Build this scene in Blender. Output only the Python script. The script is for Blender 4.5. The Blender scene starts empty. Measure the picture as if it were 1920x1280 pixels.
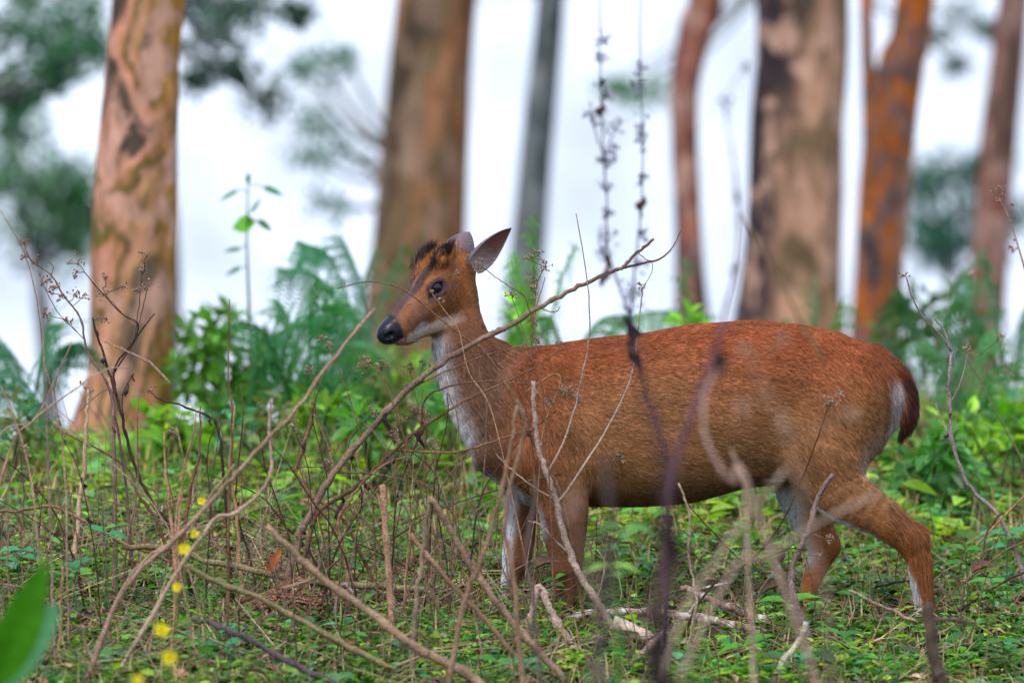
import bpy, math, random
import numpy as np
from mathutils import Vector, noise as mnoise

R = math.radians
sc = bpy.context.scene
rng = np.random.default_rng(7)
random.seed(7)

# ------------------------------------------------------------------ camera
# one metre at the animal (12 m away) spans 1000 pixels of the 1920-pixel photograph
CAM_D, CAM_Z = 12.0, 0.51
cam_data = bpy.data.cameras.new('camera')
cam = bpy.data.objects.new('camera', cam_data)
sc.collection.objects.link(cam)
cam.location = (0, -CAM_D, CAM_Z)
cam.rotation_euler = (R(90), 0, 0)
cam_data.sensor_width = 36
cam_data.lens = 225
cam_data.clip_start = 0.1
cam_data.clip_end = 3000
cam_data.dof.use_dof = True
cam_data.dof.focus_distance = CAM_D - 0.16
cam_data.dof.aperture_fstop = 3.8
cam_data.dof.aperture_blades = 0
sc.camera = cam

# ------------------------------------------------------------------ sky, sun, exposure
SUN_EL, SUN_AZ = R(52), R(205)          # azimuth clockwise from +Y: behind the camera, to its left
world = bpy.data.worlds.new('World')
sc.world = world
world.use_nodes = True
wn, wl = world.node_tree.nodes, world.node_tree.links
wn.clear()
wo = wn.new('ShaderNodeOutputWorld')
sky = wn.new('ShaderNodeTexSky')
sky.sky_type = 'NISHITA'
sky.sun_disc = False
sky.sun_elevation = SUN_EL
sky.sun_rotation = SUN_AZ
sky.air_density, sky.dust_density, sky.ozone_density = 1.0, 4.0, 1.0
b1 = wn.new('ShaderNodeBackground'); b1.inputs['Strength'].default_value = 0.04
wl.new(sky.outputs[0], b1.inputs['Color'])
b2 = wn.new('ShaderNodeBackground')     # the bright overcast veil
b2.inputs['Color'].default_value = (0.70, 0.80, 1.0, 1)
b2.inputs['Strength'].default_value = 0.95
tc = wn.new('ShaderNodeTexCoord')
nz = wn.new('ShaderNodeTexNoise'); nz.inputs['Scale'].default_value = 38; nz.inputs['Detail'].default_value = 2
wl.new(tc.outputs['Generated'], nz.inputs['Vector'])
rp = wn.new('ShaderNodeMapRange')
rp.inputs['From Min'].default_value = 0.3; rp.inputs['From Max'].default_value = 0.7
rp.inputs['To Min'].default_value = 0.52; rp.inputs['To Max'].default_value = 0.86
wl.new(nz.outputs['Fac'], rp.inputs['Value'])
wl.new(rp.outputs['Result'], b2.inputs['Strength'])
ad = wn.new('ShaderNodeAddShader')
wl.new(b1.outputs[0], ad.inputs[0]); wl.new(b2.outputs[0], ad.inputs[1])
wl.new(ad.outputs[0], wo.inputs['Surface'])

sun_data = bpy.data.lights.new('sun', 'SUN')
sun_data.energy = 1.5
sun_data.angle = R(14)
sun_data.color = (1.0, 0.95, 0.88)
sun = bpy.data.objects.new('sun', sun_data)
sc.collection.objects.link(sun)
sun_dir = Vector((math.sin(SUN_AZ) * math.cos(SUN_EL), math.cos(SUN_AZ) * math.cos(SUN_EL), math.sin(SUN_EL)))
sun.rotation_euler = sun_dir.to_track_quat('Z', 'Y').to_euler()

vs = sc.view_settings
vs.view_transform = 'Standard'
vs.look = 'None'
vs.exposure = 0.92
vs.gamma = 1.0
vs.use_curve_mapping = False
sc.render.engine = 'CYCLES'
sc.cycles.use_denoising = True
sc.cycles.max_bounces = 6
sc.cycles.diffuse_bounces = 3
sc.cycles.glossy_bounces = 2
sc.cycles.transmission_bounces = 4
sc.cycles.transparent_max_bounces = 4
sc.cycles.caustics_reflective = False
sc.cycles.caustics_refractive = False

# ------------------------------------------------------------------ helpers
def lin(r, g, b):
    """sRGB 0-255 to linear"""
    f = lambda c: (c / 255 / 12.92) if c / 255 <= 0.04045 else ((c / 255 + 0.055) / 1.055) ** 2.4
    return np.array([f(r), f(g), f(b)])

def gz(x, y):
    """height of the ground: a bank that rises away from the viewer and drops off behind its crest"""
    x = np.asarray(x, float); y = np.asarray(y, float)
    z1 = 0.12 * y - 0.04 * np.clip(x - 0.1, -3, 3)
    t = 1 / (1 + np.exp(-(x - 0.2) * 1.6))                 # left (0) to right (1)
    yc = 2.4 + 0.9 * t
    crest = 0.215 + 0.150 * t
    drop = 0.10 - 0.08 * t
    z2 = crest - drop * np.maximum(y - yc, 0) - 0.16 * np.maximum(y - 17, 0) * (1 - 0.0 * t)
    z1 = np.where(y > -14, z1, 0.12 * -14 - 0.04 * np.clip(x - 0.1, -3, 3))
    k = 0.10
    h = np.clip(0.5 + 0.5 * (z2 - z1) / k, 0, 1)
    z = z2 * (1 - h) + z1 * h - k * h * (1 - h)
    z = z + 0.012 * np.sin(x * 5.1 + 1.3 * y) * np.sin(y * 4.3 - x) * np.clip(1.2 - np.abs(y) / 6, 0.2, 1)
    return z

def at(px, py, d=CAM_D):
    """photograph pixel + distance from the lens -> point"""
    s = d / 12000.0
    return np.array([(px - 960) * s, d - CAM_D, CAM_Z - (py - 640) * s])

def link(o, parent=None):
    sc.collection.objects.link(o)
    if parent is not None:
        o.parent = parent
    return o

def tag(o, label=None, cat=None, group=None, kind=None):
    if label: o['label'] = label
    if cat: o['category'] = cat
    if group: o['group'] = group
    if kind: o['kind'] = kind
    return o

def empty(name, loc=(0, 0, 0), label=None, cat=None, group=None):
    o = bpy.data.objects.new(name, None)
    o.empty_display_size = 0.05
    o.location = loc
    link(o)
    return tag(o, label, cat, group)

class MB:
    """collects vertices, faces and vertex colours, builds one mesh"""
    def __init__(s):
        s.V, s.F, s.C, s.n = [], [], [], 0
    def add(s, V, faces, col=(1, 1, 1)):
        V = np.asarray(V, float).reshape(-1, 3)
        col = np.asarray(col, float)
        if col.ndim == 1: col = np.broadcast_to(col, (len(V), 3))
        for f in faces:
            s.F.append(np.asarray(f, int) + s.n)
        s.V.append(V); s.C.append(col); s.n += len(V)
        return s
    def mesh(s, name, mat=None, smooth=True, origin=None):
        me = bpy.data.meshes.new(name)
        V = np.concatenate(s.V); C = np.concatenate(s.C)
        if origin is not None: V = V - np.asarray(origin, float)
        me.vertices.add(len(V))
        me.vertices.foreach_set('co', V.astype(np.float32).ravel())
        sizes = np.concatenate([np.full(len(f), f.shape[1]) for f in s.F])
        loops = np.concatenate([f.ravel() for f in s.F])
        me.loops.add(len(loops)); me.polygons.add(len(sizes))
        me.loops.foreach_set('vertex_index', loops.astype(np.int32))
        me.polygons.foreach_set('loop_start', np.concatenate([[0], np.cumsum(sizes)[:-1]]).astype(np.int32))
        me.polygons.foreach_set('use_smooth', np.full(len(sizes), smooth))
        ca = me.color_attributes.new('Col', 'FLOAT_COLOR', 'POINT')
        ca.data.foreach_set('color', np.c_[C, np.ones(len(C))].astype(np.float32).ravel())
        me.update(calc_edges=True)
        if mat: me.materials.append(mat)
        return me
    def build(s, name, mat=None, parent=None, smooth=True, origin=None, loc=None):
        o = bpy.data.objects.new(name, s.mesh(name, mat, smooth, origin))
        if loc is not None: o.location = loc
        elif origin is not None and parent is None: o.location = origin
        return link(o, parent)

def norm(v):
    v = np.asarray(v, float)
    return v / np.maximum(np.linalg.norm(v, axis=-1, keepdims=True), 1e-9)

def smooth_path(pts, sub=5):
    """Catmull-Rom through points"""
    P = np.asarray(pts, float)
    if len(P) < 3: 
        t = np.linspace(0, 1, sub + 1)[:, None]
        return P[0] * (1 - t) + P[-1] * t
    Q = np.vstack([2 * P[0] - P[1], P, 2 * P[-1] - P[-2]])
    out = []
    for i in range(1, len(Q) - 2):
        p0, p1, p2, p3 = Q[i - 1], Q[i], Q[i + 1], Q[i + 2]
        for t in np.arange(sub) / sub:
            out.append(0.5 * ((2 * p1) + (-p0 + p2) * t + (2 * p0 - 5 * p1 + 4 * p2 - p3) * t * t + (-p0 + 3 * p1 - 3 * p2 + p3) * t ** 3))
    out.append(P[-1])
    return np.array(out)

def tube(mb, pts, rad, col=(1, 1, 1), n=6, rough=0.0, col2=None, seed=0):
    """tapered tube along points; rad scalar or per point; rough = radius jitter"""
    P = np.asarray(pts, float); m = len(P)
    rad = np.broadcast_to(np.asarray(rad, float), (m,)).copy()
    r2 = np.random.default_rng(seed)
    T = norm(np.gradient(P, axis=0))
    up = np.array([0.31, 0.9, 0.2]); 
    if abs(T[0] @ norm(up)) > 0.9: up = np.array([0.9, -0.2, 0.4])
    A = norm(np.cross(T, up)); B = np.cross(T, A)
    ang = np.arange(n) / n * 2 * np.pi
    rr = rad[:, None] * (1 + rough * r2.normal(size=(m, n)))
    V = P[:, None] + rr[..., None] * (np.cos(ang)[None, :, None] * A[:, None] + np.sin(ang)[None, :, None] * B[:, None])
    i = np.arange(m - 1)[:, None] * n; j = np.arange(n)[None]
    q = np.stack([i + j, i + (j + 1) % n, i + n + (j + 1) % n, i + n + j], -1).reshape(-1, 4)
    c = np.asarray(col, float)
    if col2 is not None:
        t = np.linspace(0, 1, m)[:, None]
        c = np.repeat(c * (1 - t) + np.asarray(col2) * t, n, 0)
    elif c.ndim == 2:
        c = np.repeat(c, n, 0)
    e0 = np.arange(n)[::-1][None]; e1 = (np.arange(n) + (m - 1) * n)[None]
    mb.add(V, [q, e0, e1], c)

def leaves(mb, pos, dr, up, L, W, col, droop=0.15, fold=0.12):
    """many folded leaves at once: pos, direction, rough upward normal, length, width, colour"""
    pos = np.asarray(pos, float).reshape(-1, 3); N = len(pos)
    dr = norm(np.broadcast_to(dr, (N, 3))); up = np.broadcast_to(up, (N, 3))
    sd = norm(np.cross(dr, up)); nn = np.cross(sd, dr)
    L = np.broadcast_to(L, (N,))[:, None]; W = np.broadcast_to(W, (N,))[:, None]
    def pt(t, w, h):
        return pos + dr * L * t + sd * W * 0.5 * w + nn * (L * (h - droop * t * t) )
    f = fold
    V = np.stack([pt(0, 0, 0), pt(.28, -.95, f * W.mean() / L.mean()), pt(.28, 0, 0), pt(.28, .95, f * W.mean() / L.mean()),
                  pt(.62, -.8, f * W.mean() / L.mean()), pt(.62, 0, 0), pt(.62, .8, f * W.mean() / L.mean()), pt(1, 0, 0)], 1)
    b = (np.arange(N) * 8)[:, None]
    tri = np.concatenate([b + np.array([[0, 2, 1]]), b + np.array([[0, 3, 2]]), b + np.array([[4, 5, 7]]), b + np.array([[5, 6, 7]])])
    quad = np.concatenate([b + np.array([[1, 2, 5, 4]]), b + np.array([[2, 3, 6, 5]])])
    c = np.asarray(col, float)
    c = np.broadcast_to(c, (N, 3))
    mb.add(V.reshape(-1, 3), [tri, quad], np.repeat(c, 8, 0))

# ------------------------------------------------------------------ materials
def new_mat(name):
    m = bpy.data.materials.new(name); m.use_nodes = True
    n, l = m.node_tree.nodes, m.node_tree.links
    n.clear()
    out = n.new('ShaderNodeOutputMaterial')
    return m, n, l, out

def mul_noise(n, l, src, scale, lo, hi, detail=3, vec=None, stretch=None):
    """multiply a colour socket by a noise between lo and hi"""
    nt = n.new('ShaderNodeTexNoise'); nt.inputs['Scale'].default_value = scale; nt.inputs['Detail'].default_value = detail
    if vec is not None:
        if stretch is not None:
            mp = n.new('ShaderNodeMapping'); mp.inputs['Scale'].default_value = stretch
            l.new(vec, mp.inputs['Vector']); vec = mp.outputs[0]
        l.new(vec, nt.inputs['Vector'])
    mr = n.new('ShaderNodeMapRange')
    mr.inputs['From Min'].default_value = 0.3; mr.inputs['From Max'].default_value = 0.7
    mr.inputs['To Min'].default_value = lo; mr.inputs['To Max'].default_value = hi
    l.new(nt.outputs['Fac'], mr.inputs['Value'])
    mx = n.new('ShaderNodeMix'); mx.data_type = 'RGBA'; mx.blend_type = 'MULTIPLY'; mx.inputs['Factor'].default_value = 1
    l.new(src, mx.inputs['A']); l.new(mr.outputs['Result'], mx.inputs['B'])
    return mx.outputs['Result'], nt

def mat_leaf(name, rough=0.36, trans=0.35, tscale=1.5):
    m, n, l, out = new_mat(name)
    at_ = n.new('ShaderNodeVertexColor'); at_.layer_name = 'Col'
    g = n.new('ShaderNodeNewGeometry')
    c, _ = mul_noise(n, l, at_.outputs['Color'], 60, 0.8, 1.2, vec=g.outputs['Position'])
    p = n.new('ShaderNodeBsdfPrincipled'); p.inputs['Roughness'].default_value = rough; p.inputs['Specular IOR Level'].default_value = .28
    l.new(c, p.inputs['Base Color'])
    t = n.new('ShaderNodeBsdfTranslucent')
    tm = n.new('ShaderNodeMix'); tm.data_type = 'RGBA'; tm.blend_type = 'MULTIPLY'; tm.inputs['Factor'].default_value = 1
    l.new(c, tm.inputs['A']); tm.inputs['B'].default_value = (tscale * 1.1, tscale * 1.25, tscale * 0.5, 1)
    l.new(tm.outputs['Result'], t.inputs['Color'])
    mx = n.new('ShaderNodeMixShader'); mx.inputs[0].default_value = trans
    l.new(p.outputs[0], mx.inputs[1]); l.new(t.outputs[0], mx.inputs[2])
    l.new(mx.outputs[0], out.inputs['Surface'])
    return m

def mat_col(name, rough=0.8, scale=40, lo=0.65, hi=1.3, bump=0.0, stretch=None, spec=0.08, scale2=0):
    m, n, l, out = new_mat(name)
    a = n.new('ShaderNodeVertexColor'); a.layer_name = 'Col'
    g = n.new('ShaderNodeNewGeometry')
    c, nt = mul_noise(n, l, a.outputs['Color'], scale, lo, hi, 4, g.outputs['Position'], stretch)
    if scale2: c, _ = mul_noise(n, l, c, scale2, .65, 1.4, 4, g.outputs['Position'])
    p = n.new('ShaderNodeBsdfPrincipled'); p.inputs['Roughness'].default_value = rough
    p.inputs['Specular IOR Level'].default_value = spec
    l.new(c, p.inputs['Base Color'])
    if bump:
        b = n.new('ShaderNodeBump'); b.inputs['Strength'].default_value = bump; b.inputs['Distance'].default_value = 0.003
        l.new(nt.outputs['Fac'], b.inputs['Height']); l.new(b.outputs[0], p.inputs['Normal'])
    l.new(p.outputs[0], out.inputs['Surface'])
    return m

M_LEAF = mat_leaf('leaf_surface')
M_TWIG = mat_col('dry_twig_bark', 0.85, 260, 0.5, 1.5, bump=0.5, scale2=22)
M_LITTER = mat_col('dry_litter', 0.9, 120, 0.6, 1.4)
M_FLOWER = mat_leaf('petal_surface', 0.5, 0.3, 1.0)
# ------------------------------------------------------------------ ground
def axis(lo, hi, fine_lo, fine_hi, step, grow=1.16):
    a = list(np.arange(fine_lo, fine_hi + 1e-6, step))
    s = step; v = fine_hi
    while v < hi: s *= grow; v += s; a.append(min(v, hi))
    s = step; v = fine_lo
    while v > lo: s *= grow; v -= s; a.insert(0, max(v, lo))
    return np.unique(np.array(a))
gx = axis(-700, 700, -2.2, 2.2, 0.03)
gy = axis(-60, 900, -2.0, 4.5, 0.03)
GX, GY = np.meshgrid(gx, gy)
GZ = gz(GX, GY)
near = np.exp(-np.maximum(np.abs(GY) - 3, 0) / 2)
GZ = GZ + near * 0.006 * (np.sin(GX * 31 + 3 * np.sin(GY * 17)) * np.sin(GY * 27 + 2 * np.sin(GX * 23)))
nx, ny = len(gx), len(gy)
i = (np.arange(ny - 1)[:, None] * nx + np.arange(nx - 1)[None])
q = np.stack([i, i + 1, i + nx + 1, i + nx], -1).reshape(-1, 4)
m, n, l, out = new_mat('forest_soil')
g = n.new('ShaderNodeNewGeometry')
n1 = n.new('ShaderNodeTexNoise'); n1.inputs['Scale'].default_value = 6; n1.inputs['Detail'].default_value = 6
n2 = n.new('ShaderNodeTexNoise'); n2.inputs['Scale'].default_value = 55; n2.inputs['Detail'].default_value = 5
l.new(g.outputs['Position'], n1.inputs['Vector']); l.new(g.outputs['Position'], n2.inputs['Vector'])
r1 = n.new('ShaderNodeValToRGB')
r1.color_ramp.elements[0].position = 0.35; r1.color_ramp.elements[0].color = (0.026, 0.020, 0.013, 1)
r1.color_ramp.elements[1].position = 0.65; r1.color_ramp.elements[1].color = (0.04, 0.046, 0.014, 1)
e = r1.color_ramp.elements.new(0.5); e.color = (0.075, 0.047, 0.027, 1)
l.new(n1.outputs['Fac'], r1.inputs['Fac'])
c, _ = mul_noise(n, l, r1.outputs['Color'], 80, 0.45, 1.5, 5, g.outputs['Position'])
p = n.new('ShaderNodeBsdfPrincipled'); p.inputs['Roughness'].default_value = 0.95; p.inputs['Specular IOR Level'].default_value = 0.05
l.new(c, p.inputs['Base Color'])
b = n.new('ShaderNodeBump'); b.inputs['Strength'].default_value = 0.8; b.inputs['Distance'].default_value = 0.01
l.new(n2.outputs['Fac'], b.inputs['Height']); l.new(b.outputs[0], p.inputs['Normal'])
l.new(p.outputs[0], out.inputs['Surface'])
ground = MB().add(np.stack([GX, GY, GZ], -1), [q]).build('ground', m)
tag(ground, 'leaf-strewn grassy bank rising to a crest under the trees', 'ground', kind='structure')
# ------------------------------------------------------------------ the deer
# body: smooth union of tapered limbs and a lofted trunk, meshed as one continuous surface
def PX(u, v, y=0.0):
    return np.array([(u - 960) / 1000, y, (1150 - v) / 1000])

H = 0.003
lo = np.array([-0.31, -0.21, -0.07]); hi = np.array([0.80, 0.22, 0.78])
dims = np.ceil((hi - lo) / H).astype(int)
axs = [lo[k] + np.arange(dims[k]) * H for k in range(3)]
SD = np.full(dims, 0.25, np.float32)
FLOW = []     # (a, b, radius, direction) for the lie of the coat

def box_idx(mn, mx, pad):
    a = np.clip(((mn - pad - lo) / H).astype(int), 0, dims - 1)
    b_ = np.clip(((mx + pad - lo) / H).astype(int) + 2, 1, dims)
    return tuple(slice(a[k], b_[k]) for k in range(3))

def smin_into(sl, d, k):
    s = SD[sl]
    h = np.clip(0.5 + 0.5 * (s - d) / k, 0, 1)
    SD[sl] = s * (1 - h) + d * h - k * h * (1 - h)

def cone(a, b, ra, rb, k=0.02, ky=1.0, flow=None, cut=False, into=None):
    """tapered capsule; ky squeezes it sideways"""
    a = np.asarray(a, float); b = np.asarray(b, float)
    R_ = max(ra, rb)
    sl = box_idx(np.minimum(a, b) - R_, np.maximum(a, b) + R_, k + 0.03) if into is None else into[0]
    X = axs[0][sl[0]][:, None, None]; Y = axs[1][sl[1]][None, :, None]; Z = axs[2][sl[2]][None, None, :]
    ab = b - a
    ab2 = np.array([ab[0], ab[1] / ky, ab[2]]); L2 = ab2 @ ab2 + 1e-12
    dx, dy, dz = X - a[0], (Y - a[1]) / ky, Z - a[2]
    t = np.clip((dx * ab2[0] + dy * ab2[1] + dz * ab2[2]) / L2, 0, 1)
    d = np.sqrt((dx - t * ab2[0]) ** 2 + (dy - t * ab2[1]) ** 2 + (dz - t * ab2[2]) ** 2) - (ra + (rb - ra) * t)
    d = d.astype(np.float32) * min(1, (1 + ky) / 2)
    if into is not None:
        into[1][:] = np.minimum(into[1], d)
    elif cut:
        s = SD[sl]; d = -d
        h = np.clip(0.5 - 0.5 * (s - d) / k, 0, 1)
        SD[sl] = s * (1 - h) + d * h + k * h * (1 - h)
    else:
        smin_into(sl, d, k)
    if flow is not False and not cut:
        FLOW.append((a, b, R_, norm(ab) if flow is None else norm(flow)))

def chain(pts, k=0.02, ky=1.0, flow=None):
    A_ = np.array([q_[0] for q_ in pts]); rm = max(q_[1] for q_ in pts)
    sl = box_idx(A_.min(0) - rm, A_.max(0) + rm, k + .03)
    buf = np.full(SD[sl].shape, .25, np.float32)
    # finer interpolation of the axis keeps joints from creasing
    P_ = smooth_path([q_[0] for q_ in pts], 4) if len(pts) > 2 else np.array([q_[0] for q_ in pts])
    r_ = np.interp(np.linspace(0, len(pts) - 1, len(P_)), np.arange(len(pts)), [q_[1] for q_ in pts])
    for i_ in range(len(P_) - 1):
        cone(P_[i_], P_[i_ + 1], r_[i_], r_[i_ + 1], k, ky, flow, into=(sl, buf))
    smin_into(sl, buf, k)

def ellip(c, f, nrm, s, rad, k=0.012, flow=None):
    c = np.asarray(c, float); R_ = max(rad)
    sl = box_idx(c - R_, c + R_, k + 0.02)
    X = axs[0][sl[0]][:, None, None] - c[0]; Y = axs[1][sl[1]][None, :, None] - c[1]; Z = axs[2][sl[2]][None, None, :] - c[2]
    q_ = sum(((X * v[0] + Y * v[1] + Z * v[2]) / r_) ** 2 for v, r_ in zip((f, nrm, s), rad))
    d = ((np.sqrt(q_) - 1) * min(rad)).astype(np.float32)
    smin_into(sl, d, k)
    if flow is not None: FLOW.append((c, c, R_, norm(flow)))

# trunk (loft along x)
tu = np.array([925, 950, 975, 1000, 1050, 1100, 1200, 1300, 1400, 1500, 1560, 1600, 1640, 1662, 1677])
tt = np.array([735, 690, 666, 654, 646, 639, 624, 608, 603, 607, 620, 635, 657, 680, 715])
tb = np.array([850, 895, 920, 935, 946, 949, 950, 942, 915, 903, 893, 880, 860, 830, 790])
tw = np.array([.035, .055, .07, .082, .098, .11, .128, .134, .124, .112, .104, .095, .08, .06, .03])
xs = axs[0]; uu = xs * 1000 + 960
def sm_interp(u, xp, fp):
    v = np.interp(u, xp, fp); ker = np.hanning(23); ker /= ker.sum()
    return np.convolve(np.pad(v, 11, mode='edge'), ker, 'valid')
top = (1150 - sm_interp(uu, tu, tt)) / 1000; bot = (1150 - sm_interp(uu, tu, tb)) / 1000
wid = sm_interp(uu, tu, tw)
cz, hz = (top + bot) / 2, (top - bot) / 2
inside = (uu > 925) & (uu < 1680)
end = np.maximum(np.maximum(925 - uu, uu - 1680), 0) / 1000
Y = axs[1][None, :, None]; Z = axs[2][None, None, :]
zz = (Z - cz[:, None, None]) / hz[:, None, None]
egg = 1 - 0.14 * np.clip(-zz, -1, 1) - 0.10 * np.clip(zz, 0, 1) ** 2
qn = (np.abs(zz) ** 2.1 + np.abs(Y / (wid[:, None, None] * egg)) ** 2.1) ** (1 / 2.1)
dT = (qn - 1) * np.minimum(hz, wid)[:, None, None] + end[:, None, None]
SD[:] = np.minimum(SD, dT).astype(np.float32)
for u0, u1 in ((1000, 1150), (1150, 1300), (1300, 1450), (1450, 1620)):
    FLOW.append((PX(u0, 780), PX(u1, 770), .13, norm([1, 0, -0.18])))

# neck
chain([(PX(852, 552), .043), (PX(856, 608), .049), (PX(872, 668), .057), (PX(910, 740), .074), (PX(962, 805), .092)], k=0.026, ky=0.74)
chain([(PX(925, 690), .050), (PX(985, 735), .075)], k=0.03, ky=0.7, flow=[1, 0, -.6])
# brisket
chain([(PX(948, 840), .05), (PX(1000, 890), .052)], k=0.03, ky=0.9, flow=[.7, 0, -.7])
DN = [0.12, 0, -1]
for s in (-1, 1):
    # shoulder
    cone(PX(1020, 745, s * .045), PX(1030, 860, s * .058), .062, .058, .035, .8, flow=[.45, 0, -.9])
    # haunch
    cone(PX(1585, 735, s * .045), PX(1545, 850, s * .058), .075, .070, .04, .85, flow=[.5, 0, -.85])
# front legs: near, far
chain([(PX(1030, 860, -.062), .062), (PX(1052, 925, -.068), .050), (PX(1058, 985, -.07), .042), (PX(1060, 1035, -.07), .033),
       (PX(1060, 1062, -.07), .030), (PX(1060, 1095, -.07), .021), (PX(1062, 1130, -.07), .0145), (PX(1062, 1147, -.07), .0155), (PX(1057, 1160, -.07), .013)], k=.014, ky=.8, flow=DN)
chain([(PX(1005, 870, .055), .055), (PX(982, 935, .064), .036), (PX(978, 985, .066), .030), (PX(971, 1030, .066), .029),
       (PX(969, 1050, .066), .028), (PX(960, 1080, .066), .020), (PX(952, 1105, .066), .014), (PX(950, 1118, .066), .015), (PX(946, 1132, .066), .012)], k=.014, ky=.85, flow=DN)
# hind legs: near, far
chain([(PX(1545, 850, -.06), .068), (PX(1570, 915, -.068), .056), (PX(1640, 964, -.07), .039), (PX(1702, 1006, -.07), .0275)], k=.02, ky=.75, flow=[.75, 0, -.65])
chain([(PX(1702, 1006, -.07), .0275), (PX(1716, 1040, -.07), .0235), (PX(1724, 1090, -.07), .019), (PX(1731, 1145, -.07), .0155), (PX(1734, 1168, -.07), .0165), (PX(1728, 1186, -.07), .013)], k=.012, ky=.8, flow=DN)
chain([(PX(1520, 860, .055), .062), (PX(1508, 920, .068), .050), (PX(1525, 975, .072), .038), (PX(1550, 1026, .072), .027)], k=.02, ky=.75, flow=[.3, 0, -.9])
chain([(PX(1550, 1026, .072), .027), (PX(1537, 1060, .072), .022), (PX(1522, 1100, .072), .0165), (PX(1512, 1130, .072), .0145), (PX(1510, 1142, .072), .0155), (PX(1504, 1154, .072), .012)], k=.012, ky=.8, flow=DN)
# tail
chain([(PX(1638, 668), .024), (PX(1674, 695), .021), (PX(1696, 733), .0195), (PX(1704, 770), .0165), (PX(1700, 798), .012), (PX(1690, 818), .005)], k=.014, ky=.9)

# head, in its own frame: a along the face to the nose, b up from the brow, c to the near side
PSI, TH = R(31), R(37)
hf = np.array([-math.cos(TH) * math.cos(PSI), -math.cos(TH) * math.sin(PSI), -math.sin(TH)])
hs = np.array([math.sin(PSI), -math.cos(PSI), 0.0])
hn = np.cross(hf, hs); hn = hn if hn[2] > 0 else -hn
HO = PX(850, 502, -0.002)
def HP(a, b, c): return HO + (hf * a + hn * b + hs * c) / 1000
def he(a, b, c, ra, rb, rc, k=.012, flow=None): ellip(HP(a, b, c), hf, hn, hs, (ra / 1000, rb / 1000, rc / 1000), k, flow)
BK = -hf
he(8, -4, 0, 50, 44, 42, .012, BK + [0, 0, .1])               # braincase
he(45, 0, 0, 46, 37, 37, .02, BK)                                # brow
cone(HP(60, -16, 0), HP(124, -16, 0), .041, .0335, .02, 1, BK)    # muzzle
cone(HP(124, -16, 0), HP(174, -14, 0), .0325, .0250, .012, 1, BK)
he(190, -13, 0, 19, 20, 21, .008, BK)                            # nose pad
cone(HP(30, -48, 0), HP(98, -50, 0), .030, .024, .018, 1, BK)      # lower jaw
cone(HP(98, -50, 0), HP(164, -41, 0), .023, .0135, .012, 1, BK)
he(169, -39, 0, 14, 9, 14, .008, BK)                             # lip and chin
for s in (-1, 1):
    he(38, -24, s * 22, 38, 32, 20, .015, BK)                    # cheek
    he(66, 9, s * 27, 21, 17, 14, .010, BK)                      # orbit
    cone(HP(92, 17, s * 10), HP(60, 31, s * 19), .0060, .0085, .008, 1, BK)   # brow ridges
    cone(HP(60, 31, s * 21), HP(26, 40, s * 29), .0085, .011, .010, 1, BK)
    cone(HP(28, 40, s * 30), HP(16, 46, s * 31), .012, .010, .010, 1, BK)      # stubby pedicle
    he(158, -24, s * 13, 20, 15, 11, .010, BK)                   # upper lip
    cone(HP(68, 5, s * 46), HP(68, 5, s * 38), .0125, .0125, .004, 1, cut=True)     # eye socket
    cone(HP(82, 12, s * 37.5), HP(69, 17.5, s * 39.5), .0030, .0036, .003, 1, False)   # upper lid
    cone(HP(69, 17.5, s * 39.5), HP(55, 11, s * 38.5), .0036, .0030, .003, 1, False)
    cone(HP(82, -1, s * 37.5), HP(68, -8.5, s * 39), .0024, .0026, .003, 1, False)   # lower lid
    cone(HP(68, -8.5, s * 39), HP(55, -1, s * 38.5), .0026, .0024, .003, 1, False)
    cone(HP(92, -4, s * 33), HP(84, -2, s * 34), .0025, .0045, .005, 1, cut=True)     # tear gland slit
    cone(HP(199, -12, s * 13), HP(192, -13, s * 19), .0040, .0056, .003, 1, cut=True) # nostril
cone(HP(118, -42, -22), HP(174, -31.5, -17), .0014, .0014, .003, 1, cut=True)
cone(HP(122, -40, 22), HP(174, -31.5, 17), .0016, .0016, .003, 1, cut=True)
cone(HP(174, -31.5, -17), HP(174, -31.5, 17), .0016, .0016, .003, 1, cut=True)

for s in (-1, 1):
    cone(PX(1116, 965, s * .138), PX(1098, 850, s * .150), .034, .030, .030, 1, cut=True)      # crease behind the elbow
    cone(PX(1098, 850, s * .150), PX(1080, 740, s * .142), .030, .016, .030, 1, cut=True)      # edge of the shoulder
    cone(PX(1450, 880, s * .168), PX(1472, 770, s * .168), .050, .044, .045, 1, cut=True)      # hollow of the flank
    cone(PX(1560, 652, s * .062), PX(1600, 680, s * .066), .026, .022, .03, 1, flow=False)        # hip bone
    cone(PX(1035, 700, s * .055), PX(1050, 800, s * .072), .036, .042, .03, .9, flow=False)      # shoulder blade
# small irregularities of muscle
XX = axs[0][:, None, None]; 
SD += (0.0022 * np.sin(XX * 21 + 2) * np.sin(Z * 26 + 1.5 * np.sin(XX * 13)) * np.clip((XX - .02) * 12, 0, 1) * np.clip((.68 - XX) * 15, 0, 1) * np.clip((Z - .2) * 12, 0, 1)).astype(np.float32)

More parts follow.
